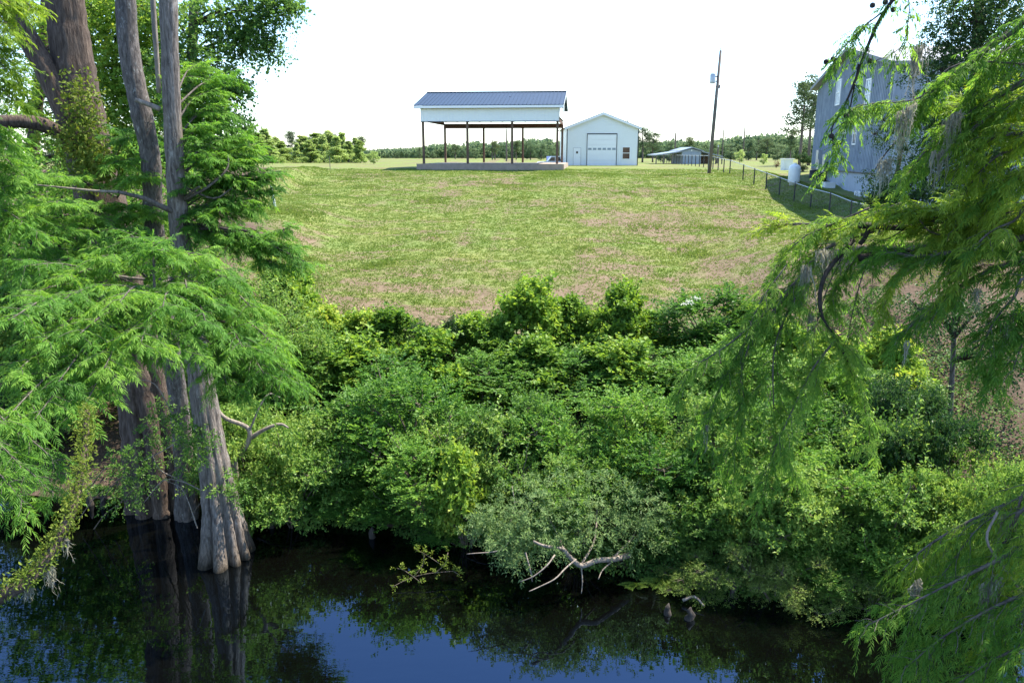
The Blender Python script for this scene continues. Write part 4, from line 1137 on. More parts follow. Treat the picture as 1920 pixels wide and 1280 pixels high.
def far_woods():
    L = Leaves()
    n = 60000
    x = rg.uniform(-150, 190, n); y = rg.uniform(250, 275, n)
    top = (0.6 + 0.9 * N1.fbm(x * 0.16, y * 0.02, 4)) * np.interp(x, [-150, -90, -75, -45, -28, -10, 20, 45, 70, 200], [6, 5, 2.0, 1.8, 3.0, 4.4, 4.6, 4.2, 6.0, 6.5])
    z = 6.3 + rg.random(n) * top
    p = np.stack([x, y, z], -1)
    L.add_rhomb(p, rvec(n), nrm(rvec(n) + UP * .5 + np.array([0, -.5, 0])), rg.uniform(.8, 1.4, n), rg.uniform(.7, 1.1, n))
    tag(L.build("far_woods", M['fard']), "continuous low woods along the horizon", "woods", kind="stuff")
far_woods()

def yard_bush():
    g = ground_at(1510, 330, 62)
    for (px, pyt, Y, w, kind, lab, mat) in ((1508, 283, 69, 34, 'oak', "very dark round evergreen bush against the house's left corner", None), (1456, 300, 84, 12, 'pale', "small copper red bush in the yard left of the pump house", M['red'])):
        t = place_shrub(kind, px, pyt, Y, w, "", "x", "evergreen_bush" if mat is None else "copper_bush", "bush", "bushes in the house yard")
        t["label"] = lab
        if mat:
            for c in t.children:
                if c.name.startswith("foliage"):
                    c.material_slots[0].link = 'OBJECT'; c.material_slots[0].material = mat
yard_bush()

# ------------------------------------------------------------------ bank shrubs
back, high, half, low_, edge = "at the foot of the lawn", "high on the river bank", "halfway down the river bank", "low on the river bank", "at the water's edge"
SH = [
 ('privet', 525, 515, 20.5, 200, 'at the lawn edge beside the left cypress', 'tall bright leafy bush'), ('elm', 470, 585, 19, 200, 'on the left bank behind the crooked tree', 'bright bush'),
 ('elm', 60, 470, 24, 260, 'on the far left bank behind the foreground sprays', 'green bush'), ('gum', 200, 480, 24, 240, 'on the far left bank behind the trunks', 'leafy bush'), ('elm', 330, 490, 23, 240, 'on the left bank behind the trunks', 'green bush'), ('privet', 10, 580, 21, 240, 'on the far left bank under the sprays', 'pale bush'), ('elm', 140, 600, 21, 240, 'on the left bank under the sprays', 'green bush'), ('gum', 440, 560, 21, 220, 'on the left bank beside the lawn', 'bright bush'), ('privet', 500, 620, 19.5, 200, 'on the left bank beside the lawn', 'glossy pale bush'), ('elm', 390, 690, 18, 220, 'behind the crooked grey tree', 'green bush'), ('oak', 60, 720, 18.5, 220, 'in the shade at the left bank', 'dark bush'),
 # kind, px, top, Y, width px, row, wording
 ('gum', 540, 505, 24.5, 150, back, "bright leafy sapling"), ('gum', 600, 580, 23.5, 150, back, "green sapling"), ('gum', 668, 592, 23, 150, back, "green sapling"), ('gum', 740, 582, 23, 150, back, "pale tipped sapling"),
 ('oak', 828, 583, 22.6, 120, back, "small dark leaved bush"), ('gum', 875, 592, 22.5, 150, back, "green sapling"), ('gum', 925, 605, 22, 150, back, "green sapling"),
 ('gum', 985, 533, 22.5, 170, back, "tall leafy sapling"), ('gum', 1062, 560, 23, 150, back, "leafy sapling"), ('gum', 1108, 590, 22.5, 130, back, "low sapling"), ('gum', 1165, 542, 22.5, 150, back, "tall upright sapling"), ('gum', 1232, 590, 23, 150, back, "low green sapling"),
 ('elm', 1330, 528, 22.3, 200, back, "white flowered elder bush"), ('gum', 1405, 575, 22, 180, back, "feathery green sapling"), ('gum', 1480, 610, 21.5, 190, back, "green sapling"), ('gum', 1570, 640, 20.5, 190, back, "green sapling"), ('gum', 1665, 628, 19, 170, back, "yellow green sapling"),
 ('elm', 570, 620, 20.5, 220, high, "green bush"), ('gum', 650, 640, 20.5, 210, high, "dark green bush"), ('elm', 735, 645, 20.2, 200, high, "arching bush"), ('gum', 815, 628, 20.5, 200, high, "gold tipped bush"),
 ('elm', 905, 665, 20, 190, high, "green bush"), ('gum', 990, 640, 20.5, 190, high, "dark green bush"), ('elm', 1075, 655, 20.2, 200, high, "arching bush"), ('gum', 1160, 640, 20.4, 200, high, "leafy bush"), ('elm', 1245, 655, 20, 210, high, "green bush"),
 ('elm', 1340, 625, 20, 230, high, "leafy bush"), ('privet', 1440, 660, 19.6, 230, high, "small leaved bush"), ('elm', 1540, 680, 19, 230, high, "green bush"), ('privet', 1640, 680, 18.4, 220, high, "pale green bush"), 
 ('privet', 585, 720, 17.1, 230, half, "pale green bush"), ('elm', 680, 700, 17.5, 220, half, "arching green bush"), ('elm', 775, 688, 16.2, 250, half, "large arching bush"), ('privet', 870, 745, 15.6, 220, half, "small leaved bush"),
 ('privet', 960, 730, 16.0, 220, half, "small leaved bush"), ('elm', 1050, 740, 15.6, 200, half, "green bush"), ('privet', 1110, 760, 15.2, 180, half, "pale bush"), ('elm', 1190, 700, 15.8, 230, half, "arching light leaved bush"), ('privet', 1290, 740, 15.3, 220, half, "green bush"),
 ('privet', 1385, 720, 15.0, 220, half, "small leaved bush"), ('elm', 1490, 745, 14.8, 230, half, "green bush"), ('privet', 1590, 720, 14.6, 230, half, "pale bush"), ('oak', 1715, 700, 14.4, 230, half, "big dark leaved bush"), ('privet', 1800, 770, 13.5, 200, half, "pale leafy bush"),
 ('privet', 470, 740, 15.8, 220, low_, "pale twiggy bush"), ('privet', 540, 800, 15.4, 220, low_, "pale green bush"), ('elm', 630, 810, 16.4, 200, low_, "dark green bush"), ('elm', 715, 820, 16.3, 190, low_, "green bush"), ('elm', 800, 810, 15.0, 190, low_, "bright green bush"), ('gum', 870, 850, 14.4, 160, low_, "leafy sapling"),
 ('privet', 990, 800, 14.7, 220, low_, "silvery small leaved bush"), ('privet', 1090, 850, 14.0, 200, low_, "pale bush"), ('elm', 1215, 800, 14.6, 210, low_, "dark green bush"), ('privet', 1300, 830, 14.1, 210, low_, "pale green bush"), ('privet', 1400, 830, 13.7, 220, low_, "pale spreading bush"),
 ('privet', 1500, 850, 13.3, 220, low_, "pale green bush"), ('elm', 1600, 840, 13.2, 220, low_, "green bush"), ('privet', 1700, 850, 13.0, 220, low_, "yellow green bush"), ('privet', 1800, 840, 12.8, 220, low_, "pale leafy bush"), ('privet', 1890, 850, 12.4, 200, low_, "pale leafy bush"),
 ('elm', 640, 900, 15.9, 170, edge, "dark ivy covered bush"), ('elm', 760, 900, 15.4, 180, edge, "dark ivy covered bush"), ('elm', 840, 920, 15.0, 150, edge, "green bush"), ('privet', 1300, 930, 13.9, 190, edge, "green bush"), ('pale', 1345, 1030, 12.75, 150, edge, "yellow green weed clump"), ('pale', 1420, 1010, 12.65, 170, edge, "yellow green weed clump"),
 ('pale', 1500, 1020, 12.50, 170, edge, "yellow green weed clump"), ('privet', 1420, 930, 13.8, 180, edge, "green bush"), ('privet', 1540, 950, 13.4, 190, edge, "pale hanging bush"), ('elm', 1650, 960, 13.1, 180, edge, "dark green bush"), ('privet', 1740, 950, 12.9, 180, edge, "green bush"), ('pale', 1290, 1055, 12.8, 110, edge, "low weed clump"), ('pale', 1460, 1060, 12.4, 130, edge, "low pale weed clump"), ('elm', 1560, 1010, 12.6, 150, edge, "small green bush"), ('elm', 1680, 1020, 12.5, 160, edge, "dark small bush"), ('pale', 1640, 1065, 12.25, 130, edge, "trailing weed clump"),
 ('pale', 1590, 1040, 12.40, 170, edge, "pale weed clump"),
]
for s in SH:
    nm = "sapling" if "sapling" in s[6] else ("weed_clump" if "weed" in s[6] else "shrub")
    t = place_shrub(*s, name=nm, cat="sapling" if nm == "sapling" else ("weeds" if nm == "weed_clump" else "shrub"))
    if "elder" in s[6]:
        for k in range(4):
            q = P(s[1] + random.uniform(-50, 50), 545 + abs(random.gauss(0, 25)), s[3] - 1.3)
            L = Leaves(); n = 45
            p = q + rg.normal(size=(n, 3)) * (.055, .055, .015); L.add_rhomb(p, rvec(n), nrm(UP + rg.normal(size=(n, 3)) * .3), .03, .03)
            o = L.build("flower", M['flower'], None)
            o.parent = t; o.matrix_parent_inverse = t.matrix_world.inverted() if False else __import__('mathutils').Matrix.LocRotScale(t.location, t.rotation_euler, None).inverted()

# ------------------------------------------------------------------ cypress foliage
def resample(pts, n):
    pts = np.asarray(pts, float); d = np.r_[0, np.cumsum(np.linalg.norm(np.diff(pts, axis=0), axis=1))]
    s = np.linspace(0, d[-1], n)
    return np.stack([np.interp(s, d, pts[:, i]) for i in range(3)], -1), d[-1]

def cyp_limb(path, r0, r1, sec_n, sec_len, t0=0.15, droop=0.25, up=0.1, blen=0.085, bw=0.0125, tw_step=0.055, tip=True, hang=0.25, wood=None, Lf=None, thin=1.0):
    """limb along path with side branches, twigs and feathery branchlets; returns (wood MB, Leaves)"""
    wood = wood or MB(); Lf = Lf or Leaves()
    pts = catmull(path, 5) if len(path) > 2 else np.asarray(path, float)
    n = len(pts)
    wood.tube(pts, np.linspace(r0, r1, n), 7)
    tan = nrm(np.gradient(pts, axis=0))
    tb, td, tl, tn = [], [], [], []
    def twigs_on(poly, side_up):
        q, ln = resample(poly, 8)
        tq = nrm(np.gradient(q, axis=0))
        k = max(3, int(ln / tw_step * thin))
        s = (np.arange(k) + rg.random(k) * .6) / k
        s = np.clip(0.1 + 0.9 * s, 0, 1)
        idx = s * 7; i0 = np.minimum(idx.astype(int), 6); f = (idx - i0)[:, None]
        b = q[i0] * (1 - f) + q[i0 + 1] * f
        t = nrm(tq[i0] * (1 - f) + tq[i0 + 1] * f)
        sd = nrm(np.cross(t, side_up)) * np.where(np.arange(k) % 2 == 0, 1, -1)[:, None]
        d = nrm(t * rg.uniform(.45, .95, (k, 1)) + sd * rg.uniform(.5, 1.0, (k, 1)) + rg.normal(size=(k, 3)) * .22 - UP * hang * .8)
        L = rg.uniform(.10, .24, k) * (1.0 - .35 * s)
        tb.append(b); td.append(d); tl.append(L); tn.append(np.broadcast_to(side_up, (k, 3)) + rg.normal(size=(k, 3)) * .35)
        tb.append(q[-1:]); td.append(tq[-1:]); tl.append(np.array([.2])); tn.append(side_up[None, :])
    for j in range(sec_n):
        t = t0 + (1 - t0) * (j + rg.random()) / sec_n
        i = min(int(t * (n - 1)), n - 2); f = t * (n - 1) - i
        b = pts[i] * (1 - f) + pts[i + 1] * f
        sd = nrm(np.cross(tan[i], UP)) * (1 if (j % 2) else -1)
        if np.linalg.norm(np.cross(tan[i], UP)) < 0.3: sd = nrm(np.r_[rg.normal(size=2), 0.0])
        d = nrm(tan[i] * rg.uniform(.35, 1.0) + sd * rg.uniform(.5, 1.1) + UP * (up + rg.normal() * .28))
        ln = sec_len * rg.uniform(.5, 1.15) * (1 - .45 * t)
        s = np.linspace(0, 1, 5)[:, None]
        poly = b + d * ln * s - UP * droop * ln * s**2 + np.cumsum(rg.normal(size=(5, 3)) * .012, 0)
        wood.tube(poly, np.linspace(max(.004, r1 * .8), .0025, 5), 4, False)
        twigs_on(poly, nrm(UP + rg.normal(size=3) * .25))
    if tip:
        twigs_on(pts[int(n * .55):], UP.copy())
    tb = np.concatenate(tb); td = nrm(np.concatenate(td)); tl = np.concatenate(tl); tn = nrm(np.concatenate(tn))
    T = len(tb); k = 17
    s = np.linspace(.05, 1, k)[None, :, None]
    pos = tb[:, None, :] + td[:, None, :] * tl[:, None, None] * s - UP * tl[:, None, None] * hang * .7 * s**2
    sd = nrm(np.cross(td, tn))
    sg = np.where(np.arange(k) % 2 == 0, 1., -1.)[None, :, None]
    bd = nrm(td[:, None, :] * (.55 + .5 * s) + sd[:, None, :] * sg * (1.05 - .45 * s) + rg.normal(size=(T, k, 3)) * .20 - UP * .10)
    nn = tn[:, None, :] + rg.normal(size=(T, k, 3)) * .35
    bl = blen * rg.uniform(.65, 1.2, (T, k)) * (1 - .3 * np.abs(s[..., 0] - .45))
    Lf.add_strip(pos.reshape(-1, 3), bd.reshape(-1, 3), nn.reshape(-1, 3), bl.ravel(), bw * rg.uniform(.8, 1.2, T * k), droop=hang)
    # twig stems as thin slivers of the wood
    return wood, Lf

def add_branch(tree, path, r0, r1, sec_n, sec_len, mat='cyp', bark='twig', **kw):
    w, L = cyp_limb(path, r0, r1, sec_n, sec_len, **kw)
    b = w.build("branch", M[bark], tree)
    L.build("foliage", M[mat], b, False)
    f = b.children[0]; f.location = tuple(-np.array(tree.location))
    return b

def PP(l): return [P(*q) for q in l]

def fluted_trunk(path, radii, flute, nth=40, seed=0):
    """trunk whose foot spreads into rounded buttress ribs"""
    r_ = np.random.default_rng(seed)
    pts = catmull(path, 8); m = len(pts)
    f = np.linspace(0, len(radii) - 1, m)
    rad = np.interp(f, np.arange(len(radii)), radii); fl = np.interp(f, np.arange(len(flute)), flute)
    th = np.arange(nth) / nth * 2 * np.pi
    ph = r_.random(3) * 6.28
    prof = (np.abs(np.sin(th * 4.5 + ph[0] + .5 * np.sin(th * 2 + ph[1])))**0.45 - .72) * 1.15 + .28 * np.sin(th * 2 + ph[2])
    tan = nrm(np.gradient(pts, axis=0)); a = nrm(np.cross(tan, np.array([0, 1, 0]))); b = np.cross(tan, a)
    wob = 1 + .03 * r_.normal(size=(m, 1)) + .05 * np.sin(th * 5)[None, :] * r_.random()
    rr = rad[:, None] * (1 + fl[:, None] * prof[None, :]) * wob
    V = pts[:, None, :] + (np.cos(th)[None, :, None] * a[:, None, :] + np.sin(th)[None, :, None] * b[:, None, :]) * rr[..., None]
    i = np.arange(m - 1)[:, None] * nth; k = np.arange(nth)[None, :]; k2 = (k + 1) % nth
    Q = np.stack([i + k, i + k2, i + nth + k2, i + nth + k], -1).reshape(-1, 4)
    mb = MB(); mb.add(V, Q); return mb

# ---- front fluted cypress at left
base1 = P(425, 1042, 14.0); base1[2] = -0.3
T1 = thing("cypress_tree", (base1[0], base1[1], 0), "pale fluted cypress standing in the water, nearest of the left trunks", "tree", "cypress trees at the left bank")
fluted_trunk([base1 + (-.0, 0, -.3), P(424, 1036, 14.0), P(415, 960, 14.02), P(398, 850, 14.05), P(378, 720, 14.1), P(352, 560, 14.1), P(338, 440, 14.1), P(325, 250, 14.1), P(316, 0, 14.1), P(312, -250, 14.1), P(314, -600, 14.2)],
             [.56, .50, .345, .27, .235, .21, .175, .152, .145, .13, .08], [.60, .56, .36, .13, .05, .03, .02, .02, .02, .02, .02], 96, 3).build("trunk", M['bark_c'], T1, True)
for path, r in (([(300, 205, 14.1), (276, 195, 14.0), (253, 187, 13.9)], (.05, .035)), ([(332, 398, 14), (305, 388, 13.9), (270, 372, 13.8), (222, 360, 13.7)], (.06, .03)), ([(222, 360, 13.7), (180, 358, 13.6), (120, 352, 13.5), (62, 346, 13.4)], (.028, .01)),
                ([(345, 375, 14), (390, 350, 14), (425, 318, 14.2), (428, 290, 14.3)], (.03, .012)), ([(345, 372, 14), (365, 356, 13.9), (374, 350, 13.8)], (.028, .018)), ([(345, 350, 14), (400, 372, 14.1), (436, 352, 14.2)], (.022, .01))):
    m = MB(); pp = catmull(PP(path), 4); m.tube(pp, np.linspace(r[0], r[1], len(pp)), 7); m.build("dead_branch", M['dead' if r[0] < .055 and path[0][0] != 345 else 'twig'], T1)
# spreading low foliage toward the camera
FG = [(60, 548, 11), (125, 520, 11.2), (190, 480, 11.5), (245, 445, 11.8), (300, 470, 11.2), (355, 478, 11.6), (415, 520, 11.6), (470, 575, 11.8), (520, 655, 11.8), (548, 715, 12),
      (455, 650, 11.2), (385, 600, 10.6), (305, 575, 10.2), (225, 565, 10), (150, 625, 9.7), (80, 640, 9.6), (15, 600, 9.6), (25, 700, 9.3), (110, 715, 9.2), (195, 690, 9.4), (265, 640, 9.7), (335, 655, 10.2),
      (150, 775, 9.0), (65, 785, 8.8), (5, 790, 8.6), (425, 720, 11.5), (495, 700, 11.5), (120, 560, 10.3), (40, 500, 11.4), (350, 540, 11)]
anchor = P(352, 600, 13.9)
for k, q in enumerate(FG):
    e = P(*q); mid = anchor * .45 + e * .55 + UP * (.25 + .2 * rg.random()); st_ = anchor + UP * rg.uniform(-.6, .9)
    add_branch(T1, [st_, mid * .7 + st_ * .3, mid * .5 + e * .5 + UP * .12, e], .030, .006, 17, .70, t0=.40, droop=.28, hang=.30, blen=.088, bw=.013)
m_top = add_branch(T1, [P(290, 545, 11), P(288, 500, 11), P(287, 455, 11)], .02, .006, 14, .45, t0=.3, up=.35)
# right side limbs of the front cypress
for path in ([(345, 420, 14), (400, 425, 13.9), (470, 442, 13.8), (530, 470, 13.7), (570, 490, 13.6)], [(345, 430, 14), (430, 428, 13.9), (500, 440, 13.9), (545, 425, 13.9)]):
    add_branch(T1, PP(path), .035, .008, 18, .45, t0=.35, bark='twigd')
MIDR = [(555, 468, 14), (575, 492, 14), (535, 505, 13.8), (500, 470, 14), (500, 330, 15), (480, 270, 15), (345, 180, 15), (370, 120, 15.5), (410, 200, 15), (395, 170, 15), (430, 140, 15.5), (455, 255, 15), (495, 295, 15), (525, 320, 15), (445, 335, 14.6), (400, 290, 14.2), (485, 375, 14.6), (395, 380, 14.2), (440, 400, 14.2), (420, 220, 15), (470, 340, 14.8), (510, 355, 15), (375, 330, 14), (460, 300, 14.6), (380, 240, 14.4), (380, 440, 14)]
for q in MIDR:
    e = P(*q); s_ = P(330, min(430, q[1] + 60), 14.2)
    add_branch(T1, [s_, s_ * .5 + e * .5 + UP * .12, e], .022, .005, 15, .62, t0=.3, bw=.0145, blen=.10)

# ---- second (thinner, mottled) and third (huge) trunks
base2 = P(352, 985, 15.7); base2[2] = -.3
T2 = thing("cypress_tree", (base2[0], base2[1], 0), "slim mottled grey cypress just left of and behind the nearest fluted trunk", "tree", "cypress trees at the left bank")
fluted_trunk([base2, P(351, 975, 15.7), P(346, 870, 15.6), P(331, 722, 15.4), P(310, 600, 15.1), P(290, 430, 15.2), P(283, 300, 15.2), P(264, 205, 15.2), P(245, 110, 15.2), P(236, 0, 15.2), P(232, -300, 15.2)],
             [.30, .27, .21, .19, .185, .18, .18, .185, .185, .18, .14], [.3, .25, .1, .05, .03, .02, .02, .02, .02, .02, .02], 32, 5).build("trunk", M['bark_g'], T2, True)
m = MB(); pp = catmull(PP([(298, 175, 14.7), (294, 110, 14.7), (289, 40, 14.7), (283, -60, 14.7)]), 4); m.tube(pp, np.linspace(.04, .05, len(pp)), 7); m.build("dead_branch", M['dead'], T2)
base3 = P(305, 985, 16.2); base3[2] = -.3
T3 = thing("cypress_tree", (base3[0], base3[1], 0), "massive forked cypress with a broad buttress, leftmost of the trunks", "tree", "cypress trees at the left bank")
fluted_trunk([base3 + (-.05, 0, -.1), P(302, 970, 16.2), P(290, 860, 16.2), P(272, 740, 16.3), P(240, 600, 16.3), P(205, 430, 16.3), P(170, 300, 16.3), P(148, 190, 16.3), P(134, 90, 16.3), P(122, -20, 16.3), P(115, -350, 16.3)],
             [.66, .64, .58, .52, .48, .46, .44, .42, .37, .33, .25], [.40, .38, .30, .18, .08, .05, .04, .03, .03, .03, .03], 80, 8).build("trunk", M['bark_b'], T3, True)
for path, ra in (([(160, 285, 16.1), (120, 200, 16), (75, 110, 15.9), (20, 20, 15.8), (-40, -90, 15.6)], (.25, .16)), ([(155, 290, 16.1), (110, 248, 15.8), (50, 228, 15.4), (-40, 232, 15)], (.17, .11))):
    m = MB(); pp = catmull(PP(path), 5); m.tube(pp, np.linspace(ra[0], ra[1], len(pp)), 12); m.build("limb", M['bark_b'], T3, True)
UL = [(20, 55, 12), (30, 195, 12), (15, 275, 12), (45, 330, 12.3), (10, 130, 12), (60, 15, 12.5), (5, 10, 12), (10, 360, 12.2), (105, 380, 12.6), (20, 430, 12), (75, 440, 12)]
for q in UL:
    e = P(*q); s_ = P(-60, q[1] - 60, q[2] + .6) if q[0] < 100 else P(140, q[1] + 20, 16)
    add_branch(T3, [s_, s_ * .5 + e * .5 + UP * .15, e], .022, .005, 16, .5, mat='cypy' if q[1] < 250 else 'cyp', t0=.25, bw=.0145, blen=.10)
ML = [(255, 250, 15.4), (235, 300, 15), (65, 375, 13), (105, 425, 13), (180, 405, 14), (245, 385, 14.6), (25, 405, 13), (35, 465, 12.5), (105, 490, 12.8), (180, 460, 13.4), (240, 430, 14), (265, 330, 14.8), (20, 530, 12.5), (300, 400, 14.6), (60, 330, 13.6), (265, 460, 13.5)]
for q in ML:
    e = P(*q); s_ = P(220, min(500, q[1] + 40), 16)
    add_branch(T3, [s_, s_ * .5 + e * .5 + UP * .15, e], .022, .005, 15, .7, t0=.25, bw=.0145, blen=.10)
# fern leaves clothing the trunk foot and fork
def leaf_patch(parent, centers, spread, n, mat, leaf, name="creeper"):
    L = Leaves()
    for c in centers:
        p = c + rg.normal(size=(n, 3)) * spread
        L.add_rhomb(p, nrm(rg.normal(size=(n, 3)) + np.array([0, -.6, -.3])), nrm(rg.normal(size=(n, 3)) * .5 + np.array([.1, -.8, .7])), rg.uniform(.6, 1.3, n) * leaf, rg.uniform(.5, .9, n) * leaf)
    return L.build(name, M[mat], parent, True)
leaf_patch(T3, [P(x, y, 15.6) for x, y in ((150, 170), (160, 210), (150, 240), (165, 270), (185, 290), (160, 310), (190, 320), (150, 330), (130, 270), (200, 300))], (.2, .12, .22), 240, 'fern', .085)

# ---- mossy fern-clad limb low at left, with its sprays
T4 = thing("cypress_tree", P(-160, 1000, 8.5) * (1, 1, 0), "near left cypress whose fern clad limb hangs over the water", "tree", "cypress trees at the left bank")
lp = [(163, 770, 8.8), (158, 850, 8.4), (146, 920, 8.0), (122, 985, 7.7), (75, 1062, 7.4), (20, 1108, 7.2), (-80, 1150, 7.2), (-170, 1140, 7.8)]
m = MB(); pp = catmull(PP(lp), 6); m.tube(pp, np.linspace(.035, .085, len(pp)), 10); m.build("limb", M['bark_b'], T4, True)
L = Leaves()
for c in pp[:-10]:
    n = 95; p = c + rg.normal(size=(n, 3)) * (.055, .055, .05) + UP * .03
    L.add_rhomb(p, nrm(rg.normal(size=(n, 3)) + UP * .4), nrm(rg.normal(size=(n, 3)) + UP), rg.uniform(.03, .065, n), rg.uniform(.014, .026, n))
L.build("fern", M['fern'], T4, True)
pt = P(-170, 1140, 7.8); fluted_trunk([np.array([pt[0] - .1, pt[1], -2.5]), np.array([pt[0], pt[1], 0]), pt, pt + (0, 0, 3), pt + (-.2, 0, 9)], [.7, .5, .36, .33, .25], [.25, .2, .05, .03, .02], 32, 9).build("trunk", M['bark_c'], T4, True)
for q, s_ in (((45, 880, 8.2), (-90, 760, 8.4)), ((100, 925, 8.2), (-60, 800, 8.4)), ((60, 960, 8.0), (-60, 840, 8)), ((10, 945, 8.0), (-90, 830, 8)), ((130, 890, 8.6), (0, 790, 8.6)), ((60, 840, 8.6), (-60, 740, 8.8)), ((-5, 870, 8.2), (-120, 800, 8.4))):
    e = P(*q); s0 = P(*s_)
    add_branch(T4, [s0, s0 * .5 + e * .5 + UP * .08, e], .014, .004, 10, .36, t0=.35, bw=.010, blen=.075, droop=.4)

